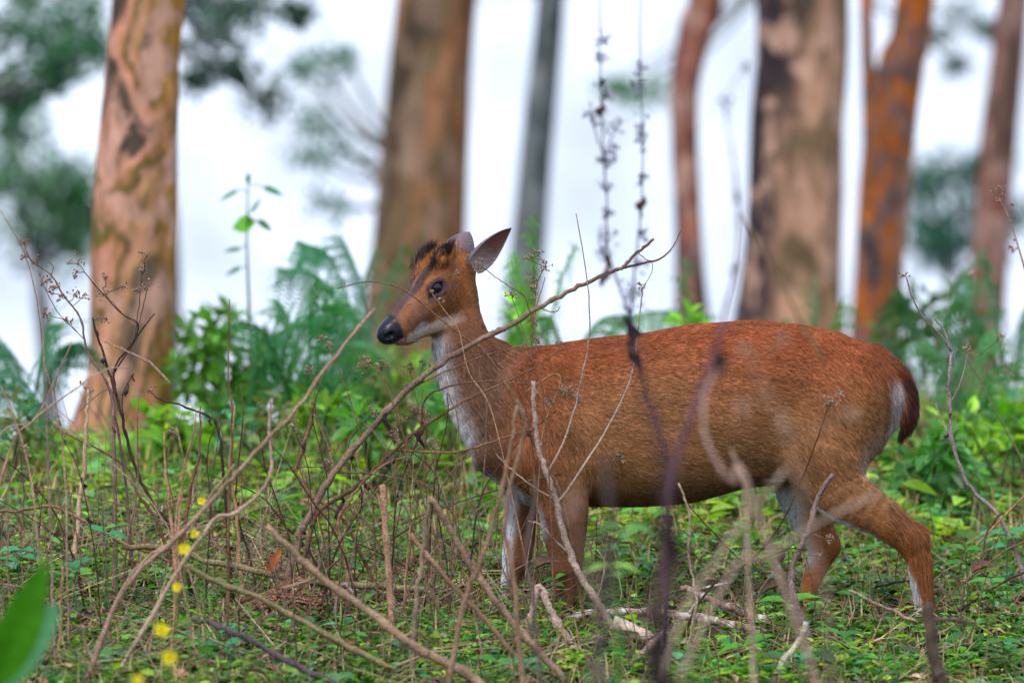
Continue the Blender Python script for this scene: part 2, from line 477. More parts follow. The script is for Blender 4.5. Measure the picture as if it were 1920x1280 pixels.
def surface_nets(S):
    ins = S < 0
    c = ins[:-1, :-1, :-1].astype(np.int8)
    tot = np.zeros(c.shape, np.int8)
    for i in (0, 1):
        for j in (0, 1):
            for k in (0, 1):
                tot += ins[i:S.shape[0] - 1 + i, j:S.shape[1] - 1 + j, k:S.shape[2] - 1 + k]
    act = (tot > 0) & (tot < 8)
    idx = np.full(c.shape, -1, np.int64)
    cells = np.argwhere(act)
    idx[act] = np.arange(len(cells))
    acc = np.zeros((len(cells), 3)); cnt = np.zeros(len(cells))
    corners = [(i, j, k) for i in (0, 1) for j in (0, 1) for k in (0, 1)]
    vals = {cn: S[cells[:, 0] + cn[0], cells[:, 1] + cn[1], cells[:, 2] + cn[2]] for cn in corners}
    for ca in corners:
        for ax in range(3):
            if ca[ax] == 0:
                cb = list(ca); cb[ax] = 1; cb = tuple(cb)
                va, vb = vals[ca], vals[cb]
                cr = (va < 0) != (vb < 0)
                t = np.where(cr, va / np.where(cr, va - vb, 1), 0)
                p_ = np.array(ca, float)[None] + np.eye(3)[ax][None] * t[:, None]
                acc += p_ * cr[:, None]; cnt += cr
    V = lo + (cells + acc / cnt[:, None]) * H
    F = []
    for ax in range(3):
        o1, o2 = [(1, 2), (2, 0), (0, 1)][ax]
        sa = [slice(None)] * 3; sb = [slice(None)] * 3
        sa[ax] = slice(0, -1); sb[ax] = slice(1, None)
        A, B = ins[tuple(sa)], ins[tuple(sb)]
        e = np.argwhere(A != B)
        e = e[(e[:, o1] > 0) & (e[:, o2] > 0)]
        flip = A[e[:, 0], e[:, 1], e[:, 2]]
        d1 = np.eye(3, dtype=int)[o1]; d2 = np.eye(3, dtype=int)[o2]
        e = np.minimum(e, np.array(c.shape) - 1)
        g_ = lambda q_: idx[q_[:, 0], q_[:, 1], q_[:, 2]]
        Q = np.stack([g_(e - d1 - d2), g_(e - d2), g_(e), g_(e - d1)], 1)
        Q[~flip] = Q[~flip][:, ::-1]
        F.append(Q[(Q >= 0).all(1)])
    return V, np.concatenate(F)

DV, DF = surface_nets(SD)
# drop stray bits and relax once
nb = np.zeros_like(DV); nc_ = np.zeros(len(DV))
for a_, b_ in ((0, 1), (1, 2), (2, 3), (3, 0)):
    np.add.at(nb, DF[:, a_], DV[DF[:, b_]]); np.add.at(nc_, DF[:, a_], 1)
    np.add.at(nb, DF[:, b_], DV[DF[:, a_]]); np.add.at(nc_, DF[:, b_], 1)
DV = 0.5 * DV + 0.5 * nb / np.maximum(nc_, 1)[:, None]
fn = np.cross(DV[DF[:, 1]] - DV[DF[:, 0]], DV[DF[:, 2]] - DV[DF[:, 0]])
DN_ = np.zeros_like(DV)
for k_ in range(4): np.add.at(DN_, DF[:, k_], fn)
DN_ = norm(DN_)

def sstep(a, b, x): 
    t = np.clip((x - a) / (b - a), 0, 1); return t * t * (3 - 2 * t)
def vnoise(P, s, seed=0):
    """cheap smooth noise -1..1"""
    r_ = np.random.default_rng(seed); o = np.zeros(len(P))
    for k_ in range(5):
        w = r_.normal(size=3) * s; o += np.sin(P @ w + r_.uniform(0, 6))
    return o / 3.0

def near_seg(P, a, b):
    ab = b - a; t = np.clip(((P - a) @ ab) / (ab @ ab), 0, 1)
    return np.linalg.norm(P - a - t[:, None] * ab, axis=1), t

def coat(P, Nr):
    """coat colour (linear albedo) of points on the hide"""
    u = P[:, 0] * 1000 + 960; v = 1150 - P[:, 2] * 1000; y = P[:, 1]
    n1 = vnoise(P, 28, 1); n2 = vnoise(P, 70, 2)
    mix = lambda c, c2, w: c * (1 - w[:, None]) + np.asarray(c2) * w[:, None]
    RED = np.array([.245, .066, .022]); TAN = np.array([.285, .132, .056]); DRK = np.array([.085, .030, .012])
    GRY = np.array([.135, .068, .042]); WHT = np.array([.50, .50, .54]); LEG = np.array([.115, .046, .023])
    c = np.broadcast_to(RED, (len(P), 3)).copy()
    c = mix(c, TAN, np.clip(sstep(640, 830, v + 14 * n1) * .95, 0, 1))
    c = mix(c, TAN * .55, .55 * sstep(120, 30, np.hypot((u - 1440) * .9, v - 850)))  # shading of the flank hollow, painted darker into the coat colour
    c = mix(c, TAN * 1.15, .5 * sstep(170, 40, np.hypot((u - 1250) * .7, v - 790)))  # lighter swell of the ribs, body shading painted into the coat colour
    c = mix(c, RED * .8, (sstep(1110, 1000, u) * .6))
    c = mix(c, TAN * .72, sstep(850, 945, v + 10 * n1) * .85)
    c = c * (1 + .13 * vnoise(P * np.array([.45, 1, 1]), 95, 9))[:, None]
    # grey brown neck
    w = sstep(1010, 925, u + .18 * (v - 700) + 8 * n1)
    c = mix(c, GRY, w * sstep(560, 640, v))
    c = mix(c, np.array([.17, .075, .036]), w * sstep(650, 570, v))
    c = mix(c, DRK * 1.5, .55 * sstep(1030, 985, u) * sstep(700, 655, v) * sstep(600, 640, v))
    # legs
    lg = sstep(930, 990, v) * (u < 1250) + sstep(1000, 1060, v) * (u >= 1250)
    c = mix(c, LEG, lg * .85)
    sh = sstep(930, 1010, v) * (u > 1450)
    c = mix(c, np.array([.25, .085, .026]), sh * .8)
    # pale front edges of the legs and belly
    def seg(pts, r_in, r_out):
        d = np.full(len(P), 9.)
        for a, b in zip(pts[:-1], pts[1:]): d = np.minimum(d, near_seg(P, PX(*a), PX(*b))[0])
        return sstep(r_out, r_in, d + .0025 * n2)
    c = mix(c, WHT, seg([(800, 620, 0), (812, 690, 0), (838, 750, 0), (870, 800, 0)], .022, .064) * .78)
    c = mix(c, WHT * .75, seg([(870, 800, 0), (915, 855, 0), (960, 905, -.01), (1003, 945, -.03)], .016, .036) * .85)
    ff = (y > 0.01) & (u < 1030)
    c = mix(c, WHT, ff * sstep(900, 930, v) * sstep(985, 962, u + (v - 950) * .16 + 4 * n2))
    nl = (y < 0) & (u > 960) & (u < 1120)
    c = mix(c, WHT * .8, nl * sstep(1022, 1008, u - (v - 950) * .18 + 4 * n2) * sstep(930, 960, v) * sstep(1020, 980, v) * .8)
    c = mix(c, WHT * .85, sstep(1105, 1135, v) * sstep(.2, -.6, Nr[:, 0]) * .3 * (u < 1250))
    # hind legs: white line in front
    lnh = [(1445, 908, -.05), (1500, 946, -.07), (1580, 990, -.075), (1650, 1030, -.075), (1685, 1065, -.075), (1702, 1110, -.075), (1715, 1160, -.075)]
    c = mix(c, WHT * .95, (y < 0) * seg(lnh, .012, .024) * (v > 895))
    c = mix(c, WHT * .8, (y > 0.0) * (u > 1400) * sstep(1520, 1490, u - (v - 960) * .25 + 6 * n2) * sstep(900, 930, v) * sstep(1080, 1040, v))
    c = mix(c, WHT * .8, (y > .03) * (u > 1300) * (u < 1560) * sstep(895, 935, v) * (Nr[:, 1] > -.2) * .5)
    c = mix(c, WHT * .8, (u > 1560) * (u < 1700) * sstep(.55, .9, Nr[:, 0]) * sstep(790, 830, v) * sstep(925, 890, v) * .3)
    # belly edge dark then pale underside
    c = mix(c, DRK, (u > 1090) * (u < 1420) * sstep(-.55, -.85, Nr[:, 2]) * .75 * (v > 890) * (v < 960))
    # rump: white beside the tail
    c = mix(c, WHT, seg([(1664, 705, -.0), (1672, 740, -.0), (1676, 770, 0), (1684, 800, 0)], .007, .015) * (Nr[:, 0] < .75) * .9 * (u < 1690))
    c = mix(c, WHT, (u > 1560) * (u < 1690) * sstep(.35, .75, Nr[:, 0]) * sstep(690, 720, v) * sstep(860, 800, v) * sstep(1655, 1668, u) * .6)
    dt = np.full(len(P), 9.)
    tl = [(1640, 660, 0), (1682, 690, 0), (1706, 732, 0), (1714, 772, 0), (1710, 798, 0), (1698, 820, 0)]
    tl2 = [(a + 0, b, 0) for a, b, _ in tl]
    c = mix(c, np.array([.050, .014, .010]), seg(tl2, .019, .026) * sstep(665, 715, v) * (u > 1650))
    c = mix(c, DRK * 1.6, seg([(1580, 622, 0), (1640, 660, 0), (1680, 695, 0)], .010, .030) * .5)
    # hooves
    # ---- head
    h = (P - HO) @ np.stack([hf, hn, hs], 1) * 1000
    a, b, s = h[:, 0], h[:, 1], h[:, 2]; sa = np.abs(s)
    ish = sstep(905, 880, u) * sstep(626, 598, v - (860 - u) * .55 + 4 * n2) * (u < 920)
    FAC = np.array([.25, .094, .026]); BR = np.array([.105, .044, .021])
    hc = np.broadcast_to(FAC, (len(P), 3)).copy()
    hc = mix(hc, BR, np.clip(.5 + .5 * vnoise(P, 60, 5), 0, 1) * .8)
    hc = mix(hc, np.array([.10, .052, .040]), sstep(85, 140, a + 8 * n1) * .45)
    hc = mix(hc, np.array([.42, .16, .03]), sstep(30, 44, b) * sstep(60, 10, a) * .7)
    hc = mix(hc, np.array([.16, .075, .05]), sstep(17, 10, sa) * sstep(20, 30, b) * sstep(40, 70, a) * .8)
    hc = mix(hc, DRK * 1.3, .75 * sstep(14, 4, np.hypot((a - 22) / 1.3, b - 16)) * (sa > 20))
    hc = mix(hc, np.array([.055, .033, .036]), sstep(22, 15, sa + .8 * n2) * sstep(-16, -4, b - .05 * (a - 100)) * sstep(84, 112, a) * .93)
    for sg in (-1, 1):
        d1, t1 = near_seg(h, np.array([96, 17, sg * 9.]), np.array([60, 36, sg * 22.])); d2, t2 = near_seg(h, np.array([60, 36, sg * 22.]), np.array([18, 48, sg * 31.]))
        hc = mix(hc, np.array([.050, .031, .034]), sstep(13.5, 7.5, np.minimum(d1, d2) + 1.2 * n2) * .95)
        de = np.hypot((a - 69) * .82, (b - 4)); 
        eye_side = (s * sg > 22)
        hc = mix(hc, np.array([.050, .028, .034]), sstep(19.5, 15.5, de) * eye_side)
        dg = near_seg(h, np.array([86, -4, sg * 34.]), np.array([93, -9, sg * 32.]))[0]
        hc = mix(hc, np.array([.05, .028, .032]), sstep(9, 5, dg))
    hc = mix(hc, np.array([.075, .034, .020]), sstep(9, 3, np.abs(b + 14 + .25 * (a - 60))) * sstep(25, 50, a) * sstep(100, 80, a) * .5)
    hc = hc * (1 + .16 * vnoise(P, 210, 12))[:, None]
    # pale jaw and chin
    tj = np.clip((a - 55) / 105, 0, 1); jaw = sstep(15, 7, np.hypot(a - (55 + 105 * tj), b - (-70 + 26 * tj)) + 2.5 * n2) * sstep(40, 95, a)
    hc = mix(hc, np.array([.40, .32, .26]), np.clip(jaw, 0, 1) * .9)
    hc = mix(hc, np.array([.50, .47, .46]), sstep(14, 6, np.hypot((a - 134) * .7, b + 40)) * .7)
    hc = mix(hc, np.array([.10, .040, .016]), sstep(12, 4, np.abs(b + 29 + (a - 105) * .12)) * sstep(70, 95, a) * sstep(135, 120, a) * .65)
    hc = mix(hc, np.array([.010, .012, .019]), sstep(165, 172, a + .25 * (b + 12)) * sstep(-34, -31, b))
    hc = mix(hc, np.array([.33, .15, .17]), sstep(170, 175, a) * sstep(-31, -33, b) * .8)
    c = mix(c, hc, ish)
    c = c * (1 + .10 * n1 + .07 * n2)[:, None]
    return np.clip(c, .004, .8)

def coat_flow(P):
    W = np.zeros((len(P), 1)); Fv = np.zeros((len(P), 3))
    for a, b, r_, d_ in FLOW:
        if np.allclose(a, b): dist = np.linalg.norm(P - a, axis=1)
        else: dist = near_seg(P, a, b)[0]
        w = np.exp(-np.maximum(dist - r_ * .6, 0) / .02)[:, None]
        W += w; Fv += w * d_
    return norm(Fv / np.maximum(W, 1e-9) + 1e-6)

m, n, l, out = new_mat('deer_hide')
a_ = n.new('ShaderNodeVertexColor'); a_.layer_name = 'Col'
g = n.new('ShaderNodeNewGeometry')
c, nt = mul_noise(n, l, a_.outputs['Color'], 300, .75, 1.25, 3, g.outputs['Position'], (0.35, 1, 1))
p = n.new('ShaderNodeBsdfPrincipled'); p.inputs['Specular IOR Level'].default_value = .15
mr = n.new('ShaderNodeMapRange'); mr.inputs['To Min'].default_value = .30; mr.inputs['To Max'].default_value = .75
l.new(a_.outputs['Alpha'], mr.inputs['Value']); l.new(mr.outputs[0], p.inputs['Roughness'])
l.new(c, p.inputs['Base Color'])
bp = n.new('ShaderNodeBump'); bp.inputs['Strength'].default_value = .3; bp.inputs['Distance'].default_value = .001
l.new(nt.outputs['Fac'], bp.inputs['Height']); l.new(bp.outputs[0], p.inputs['Normal'])
l.new(p.outputs[0], out.inputs['Surface'])
M_HIDE = m

m, n, l, out = new_mat('deer_fur')
a_ = n.new('ShaderNodeAttribute'); a_.attribute_name = 'hair_col'
p = n.new('ShaderNodeBsdfPrincipled'); p.inputs['Roughness'].default_value = .5; p.inputs['Specular IOR Level'].default_value = .12
l.new(a_.outputs['Color'], p.inputs['Base Color'])
l.new(p.outputs[0], out.inputs['Surface'])
M_FUR = m

deer = empty('barking_deer', (0, 0, 0), 'small reddish-brown barking deer standing side-on among the dry twigs', 'deer')
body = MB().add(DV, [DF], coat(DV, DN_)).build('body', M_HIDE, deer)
hq = (DV - HO) @ np.stack([hf, hn, hs], 1) * 1000
wet = ((hq[:, 0] > 167) & (hq[:, 1] > -34) & (DV[:, 0] < -.15)).astype(float)      # moist nose pad
ca_ = body.data.color_attributes['Col']; buf_ = np.zeros(len(DV) * 4, np.float32); ca_.data.foreach_get('color', buf_)
buf_ = buf_.reshape(-1, 4); buf_[:, 3] = 1 - wet; ca_.data.foreach_set('color', buf_.ravel())

# coat of short hairs
def hairs(name, root, nrm_, flow, length, col, lift, rad, npt=4, bend=0.4):
    N = len(root)
    t = flow - (flow * nrm_).sum(1, keepdims=True) * nrm_
    t = norm(t)
    P = np.zeros((N, npt, 3)); length = np.broadcast_to(length, (N,))[:, None]
    lift = np.broadcast_to(lift, (N,))[:, None]
    for k_ in range(npt):
        s_ = k_ / (npt - 1)
        P[:, k_] = root + t * length * s_ + nrm_ * length * lift * (s_ - bend * s_ * s_) - nrm_ * .0006
    hc = bpy.data.hair_curves.new(name)
    hc.add_curves([npt] * N)
    hc.attributes['position'].data.foreach_set('vector', P.astype(np.float32).ravel())
    ra = hc.attributes.new('radius', 'FLOAT', 'POINT')
    prof = np.linspace(1, .15, npt)[None] * np.broadcast_to(rad, (N,))[:, None]
    ra.data.foreach_set('value', prof.astype(np.float32).ravel())
    ca = hc.attributes.new('hair_col', 'FLOAT_COLOR', 'CURVE')
    ca.data.foreach_set('color', np.c_[col, np.ones(N)].astype(np.float32).ravel())
    hc.materials.append(M_FUR)
    o = bpy.data.objects.new(name, hc)
    return link(o, deer)

fa = np.linalg.norm(fn, axis=1); 
NH = 150000
# skip most roots that face away from the photographer's side of the animal
wgt = fa * np.where(DN_[DF[:, 0]][:, 1] > .45, .35, 1)
fi = rng.choice(len(DF), NH, p=wgt / wgt.sum())
w4 = rng.dirichlet((1, 1, 1, 1), NH)
root = (DV[DF[fi]] * w4[..., None]).sum(1); rn = norm((DN_[DF[fi]] * w4[..., None]).sum(1))
hh = (root - HO) @ np.stack([hf, hn, hs], 1) * 1000
ru = root[:, 0] * 1000 + 960; rv = 1150 - root[:, 2] * 1000
bare = ((hh[:, 0] > 163) & (hh[:, 1] > -33) & (ru < 800)) | ((np.hypot((hh[:, 0] - 69) * .8, hh[:, 1] - 4) < 13) & (ru < 900)) | ((hh[:, 0] > 172) & (ru < 800))
keep = ~bare
root, rn, ru, rv, hh = root[keep], rn[keep], ru[keep], rv[keep], hh[keep]
onhead = (ru < 900) & (rv < 640)
ln = np.where(onhead, .0055, .0115)
ln = np.where((ru < 1000) & ~onhead, .015, ln)
ln = np.where((rv > 880) & ~onhead, np.interp(rv, [880, 1010], [.0115, .0058]), ln)
ln = np.where((ru > 1655) & (rv > 680), .022, ln)
ln = np.where(onhead & (hh[:, 0] > 90), .0035, ln)
lift = np.where(onhead, .30, .26)
fl = norm(coat_flow(root) + rng.normal(size=root.shape) * .13)
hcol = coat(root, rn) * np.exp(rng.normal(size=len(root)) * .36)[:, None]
tipped = rng.random(len(root)) < .24
hcol[tipped] *= .38
light = rng.random(len(root)) < .10
hcol[light] = hcol[light] * 1.35 + .03
hcol = np.clip(hcol, .003, .85)
fur = hairs('fur', root, rn, fl, ln * rng.uniform(.7, 1.25, len(root)), hcol, lift, np.where(onhead, .00030, .00042))
tag(fur, kind='stuff')

# brow tufts, dark on each pedicle with orange between
tr, tn, tcf, tl_, tco = [], [], [], [], []
for sg in (-1, 1):
    for k_ in range(1000):
        q_ = rng.normal(size=3) * [12, 4, 4.5]
        tr.append(HP(27 + q_[0], 40 + q_[1] * .6, sg * 31 + q_[2])); tn.append(norm(hn * 1.0 + hs * sg * .25 + rng.normal(size=3) * .15))
        tcf.append(norm(-hf * .6 + hn * .5 + rng.normal(size=3) * .25)); tl_.append(rng.uniform(.014, .027)); tco.append(np.array([.014, .010, .012]) * rng.uniform(.6, 1.8))
for k_ in range(2600):
    q_ = rng.normal(size=3) * [17, 2, 17]
    tr.append(HP(24 + q_[0], 36 + q_[1], q_[2])); tn.append(norm(hn + rng.normal(size=3) * .2))
    tcf.append(norm(-hf * .7 + hn * .5 + rng.normal(size=3) * .25)); tl_.append(rng.uniform(.008, .017)); tco.append(np.array([.42, .15, .03]) * rng.uniform(.4, 1.3))
tuft = hairs('brow_tuft', np.array(tr), np.array(tn), np.array(tcf), np.array(tl_), np.array(tco), 0.9, .00038, bend=.25)
tag(tuft, 'two dark brow tufts with orange hair between', kind='stuff')

# eyes
def ball(mb, c, r_, col, nu=20, nv=12, sq=(1, 1, 1), ax=None):
    th = np.linspace(0, np.pi, nv); ph = np.arange(nu) / nu * 2 * np.pi
    S = np.stack([np.sin(th)[:, None] * np.cos(ph), np.sin(th)[:, None] * np.sin(ph), np.cos(th)[:, None] + 0 * ph], -1) * r_ * np.asarray(sq)
    if ax is not None: S = S @ np.asarray(ax)
    V = (S + np.asarray(c)).reshape(-1, 3)
    i = np.arange(nv - 1)[:, None] * nu; j = np.arange(nu)[None]
    q_ = np.stack([i + j, i + nu + j, i + nu + (j + 1) % nu, i + (j + 1) % nu], -1).reshape(-1, 4)
    mb.add(V, [q_], col)
def simple(name, col, rough, spec=.5, coat_=0):
    m, n, l, out = new_mat(name)
    p = n.new('ShaderNodeBsdfPrincipled'); p.inputs['Base Color'].default_value = (*col, 1)
    p.inputs['Roughness'].default_value = rough; p.inputs['Specular IOR Level'].default_value = spec
    p.inputs['Coat Weight'].default_value = coat_; p.inputs['Coat Roughness'].default_value = .03
    l.new(p.outputs[0], out.inputs['Surface'])
    return m
M_EYE = simple('eye_wet_dark', (.007, .006, .008), .12, .4, 0)
M_HOOF = simple('hoof_horn', (.02, .016, .014), .45)
for sg in (-1, 1):
    mb = MB(); ball(mb, HP(68, 4, sg * 30.4), .0130, (1, 1, 1), nu=28, nv=18); mb.build('eye', M_EYE, deer)

# ears: cupped leaf shapes
def ear(base, tip, open_dir, width, name):
    base, tip, od = np.array(base), np.array(tip), norm(open_dir)
    ax = tip - base; Lx = np.linalg.norm(ax); ax = ax / Lx
    od = norm(od - (od @ ax) * ax); sd = np.cross(ax, od)
    nt_, ns = 15, 15; V = []; C = []
    for side in (0, 1):                                     # inner, outer skin
        for i in range(nt_):
            t = i / (nt_ - 1)
            w = width * (max(1e-3, math.sin(math.pi * (.11 + .89 * t) ** .72)) ** .75) if t < 1 else .0008
            w = max(w, .0008)
            cup = (1.15 - .55 * t)
            for j in range(ns):
                s_ = (j / (ns - 1) * 2 - 1)
                ang = s_ * cup * 1.25
                rad_ = w / math.sin(min(cup * 1.25, 1.5708)) if cup * 1.25 < 1.57 else w
                p_ = base + ax * Lx * t + sd * rad_ * math.sin(ang) - od * rad_ * (math.cos(ang) - .55) 
                p_ = p_ - od * (.0016 if side else 0) * (1 - abs(s_) * .7) + ax * .0
                V.append(p_)
                if side == 0:
                    base_c = np.array([.24, .115, .11]); k_ = np.clip(1.35 - 2.6 * t, 0, 1) * (.4 + .6 * (j / ns))
                    cc = base_c * (1 - k_) + np.array([.45, .40, .42]) * k_
                    if abs(s_) > .88: cc = np.array([.5, .46, .48])
                else:
                    cc = np.array([.125, .092, .11]) * (1 - .0 * t)
                    if t < .25: cc = cc * (t / .25) + np.array([.16, .07, .03]) * (1 - t / .25)
                C.append(cc)
    V = np.array(V); i = np.arange(nt_ - 1)[:, None] * ns; j = np.arange(ns - 1)[None]
    q0 = np.stack([i + j, i + j + 1, i + ns + j + 1, i + ns + j], -1).reshape(-1, 4)
    o_ = nt_ * ns
    q1 = q0[:, ::-1] + o_
    i1 = np.arange(nt_ - 1) * ns
    rim = np.concatenate([np.stack([i1, i1 + ns, i1 + ns + o_, i1 + o_], -1), np.stack([i1 + ns - 1, i1 + ns - 1 + o_, i1 + 2 * ns - 1 + o_, i1 + 2 * ns - 1], -1)])
    return MB().add(V, [q0, q1, rim], np.array(C)).build(name, M_HIDE, deer)
ear(PX(881, 501, -.036), PX(959, 429, -.060), [.80, -.52, .12], .031, 'ear')
ear(PX(846, 492, .034), PX(880, 434, .058), [.25, .9, .2], .033, 'ear')

# hooves: two toes each
for (u_, v_, y_) in ((1056, 1163, -.07), (945, 1135, .066), (1727, 1189, -.07), (1503, 1157, .072)):
    mb = MB()
    for s in (-1, 1):
        c0 = PX(u_ + 1, v_ - 8, y_ + s * .006); c1 = PX(u_ - 9, v_ + 6, y_ + s * .008)
        V = []
        for t, hgt, wd, ln_ in ((0, .0, .005, .008), (.6, 0, .0065, .012), (1, 0, .0065, .015)):
            cc = c0 * (1 - t) + c1 * t
            for k_ in range(8):
                an = k_ / 8 * 2 * math.pi
                V.append(cc + np.array([math.cos(an) * ln_, math.sin(an) * wd, 0]))
        qs = [[r_ * 8 + k_, r_ * 8 + (k_ + 1) % 8, r_ * 8 + 8 + (k_ + 1) % 8, r_ * 8 + 8 + k_] for r_ in (0, 1) for k_ in range(8)]
        mb.add(np.array(V), [np.array(qs)[:, ::-1], np.arange(8)[None], np.arange(23, 15, -1)[None]], (1, 1, 1))
    mb.build('hoof', M_HOOF, deer)
# ------------------------------------------------------------------ trees
def mat_bark(name, cols, scale=3.0, side=None, seed=0.0, blot=(.34, .22, .18)):
    """patchy peeling bark; side = (colour, axis vector, lo, hi): lichen or weathering on one flank"""
    m, n, l, out = new_mat(name)
    tcn = n.new('ShaderNodeTexCoord')
    mp = n.new('ShaderNodeMapping'); mp.inputs['Scale'].default_value = (1, 1, .46); mp.inputs['Location'].default_value = (seed, seed * .7, seed * 1.3)
    l.new(tcn.outputs['Object'], mp.inputs['Vector'])
    nt = n.new('ShaderNodeTexNoise'); nt.inputs['Scale'].default_value = scale * 2.2; nt.inputs['Detail'].default_value = 5; nt.inputs['Distortion'].default_value = .6
    l.new(mp.outputs[0], nt.inputs['Vector'])
    rr = n.new('ShaderNodeValToRGB'); cr = rr.color_ramp
    k = len(cols)
    pos = np.linspace(.37, .63, k)
    cr.elements[0].position = pos[0]; cr.elements[0].color = (*cols[0], 1)
    cr.elements[1].position = pos[-1]; cr.elements[1].color = (*cols[-1], 1)
    for q_ in range(1, k - 1):
        e = cr.elements.new(pos[q_]); e.color = (*cols[q_], 1)
    l.new(nt.outputs['Fac'], rr.inputs['Fac'])
    src = rr.outputs['Color']
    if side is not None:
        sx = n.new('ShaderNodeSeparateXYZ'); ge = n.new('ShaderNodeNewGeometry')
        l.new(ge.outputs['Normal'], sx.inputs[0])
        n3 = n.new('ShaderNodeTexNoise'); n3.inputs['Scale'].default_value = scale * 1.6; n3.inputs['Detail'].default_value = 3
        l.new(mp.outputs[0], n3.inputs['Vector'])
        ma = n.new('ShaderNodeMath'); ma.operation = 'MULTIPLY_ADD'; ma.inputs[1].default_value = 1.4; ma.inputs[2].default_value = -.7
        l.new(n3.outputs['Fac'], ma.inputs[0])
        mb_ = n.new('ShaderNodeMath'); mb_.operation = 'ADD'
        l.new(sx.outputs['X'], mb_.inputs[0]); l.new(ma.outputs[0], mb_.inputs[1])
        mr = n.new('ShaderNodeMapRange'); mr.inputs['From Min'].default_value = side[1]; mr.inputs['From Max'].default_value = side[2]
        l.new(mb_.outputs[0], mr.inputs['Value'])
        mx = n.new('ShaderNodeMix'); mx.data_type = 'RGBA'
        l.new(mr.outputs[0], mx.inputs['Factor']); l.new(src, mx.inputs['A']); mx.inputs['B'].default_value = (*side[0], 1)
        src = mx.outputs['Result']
    nb_ = n.new('ShaderNodeTexNoise'); nb_.inputs['Scale'].default_value = scale * 4.6; nb_.inputs['Detail'].default_value = 3
    mpb = n.new('ShaderNodeMapping'); mpb.inputs['Scale'].default_value = (1, 1, .7); mpb.inputs['Location'].default_value = (seed * 2, seed, 5)
    l.new(tcn.outputs['Object'], mpb.inputs['Vector']); l.new(mpb.outputs[0], nb_.inputs['Vector'])
    mrb = n.new('ShaderNodeMapRange'); mrb.inputs['From Min'].default_value = .54; mrb.inputs['From Max'].default_value = .60; mrb.inputs['To Max'].default_value = .75
    l.new(nb_.outputs['Fac'], mrb.inputs['Value'])
    mxb = n.new('ShaderNodeMix'); mxb.data_type = 'RGBA'; mxb.inputs['B'].default_value = (*blot, 1)
    l.new(mrb.outputs[0], mxb.inputs['Factor']); l.new(src, mxb.inputs['A']); src = mxb.outputs['Result']
    c, n4 = mul_noise(n, l, src, scale * 14, .6, 1.3, 4, tcn.outputs['Object'], (1, 1, .35))
    p = n.new('ShaderNodeBsdfPrincipled'); p.inputs['Roughness'].default_value = .9; p.inputs['Specular IOR Level'].default_value = .05
    l.new(c, p.inputs['Base Color'])
    b = n.new('ShaderNodeBump'); b.inputs['Strength'].default_value = .7; b.inputs['Distance'].default_value = .01
    l.new(n4.outputs['Fac'], b.inputs['Height']); l.new(b.outputs[0], p.inputs['Normal'])
    l.new(p.outputs[0], out.inputs['Surface'])
    return m

def lumpy(mb, pts, rad, n=20, sub=6, amp=.06, seed=0, col=(1, 1, 1)):
    P = smooth_path(pts, sub)
    m_ = len(P)
    rd = np.interp(np.linspace(0, 1, m_), np.linspace(0, 1, len(rad)), rad)
    v0 = mb.n
    tube(mb, P, rd, col, n)
    V = mb.V[-1].reshape(m_, n, 3)
    ctr = P[:, None]
    off = V - ctr
    w = np.array([[mnoise.noise((seed + 2.2 * math.cos(6.283 * j / n), 2.2 * math.sin(6.283 * j / n), P[i_, 2] * 2.0 + seed)) for j in range(n)] for i_ in range(m_)])
    mb.V[-1] = (ctr + off * (1 + amp * 2.2 * w[..., None])).reshape(-1, 3)

def crown_leaves(mb, ctrs, rads, count, L, col, seed, spread=1.0):
    r_ = np.random.default_rng(seed)
    ctrs = np.asarray(ctrs, float); k = r_.integers(0, len(ctrs), count)
    d = r_.normal(size=(count, 3)) * .62
    pos = ctrs[k] + d * np.asarray(rads)[k][:, None] * np.array([1, 1, .75])
    dr = norm(r_.normal(size=(count, 3)) + [0, 0, -.3]); up = norm(r_.normal(size=(count, 3)) * .8 + [0, 0, 1])
    c = np.asarray(col) * np.exp(r_.normal(size=(count, 1)) * .35) * (1 + r_.normal(size=(count, 3)) * .08)
    leaves(mb, pos, dr, up, L * r_.uniform(.7, 1.3, count), L * .45 * r_.uniform(.7, 1.2, count), np.clip(c, .005, .5))

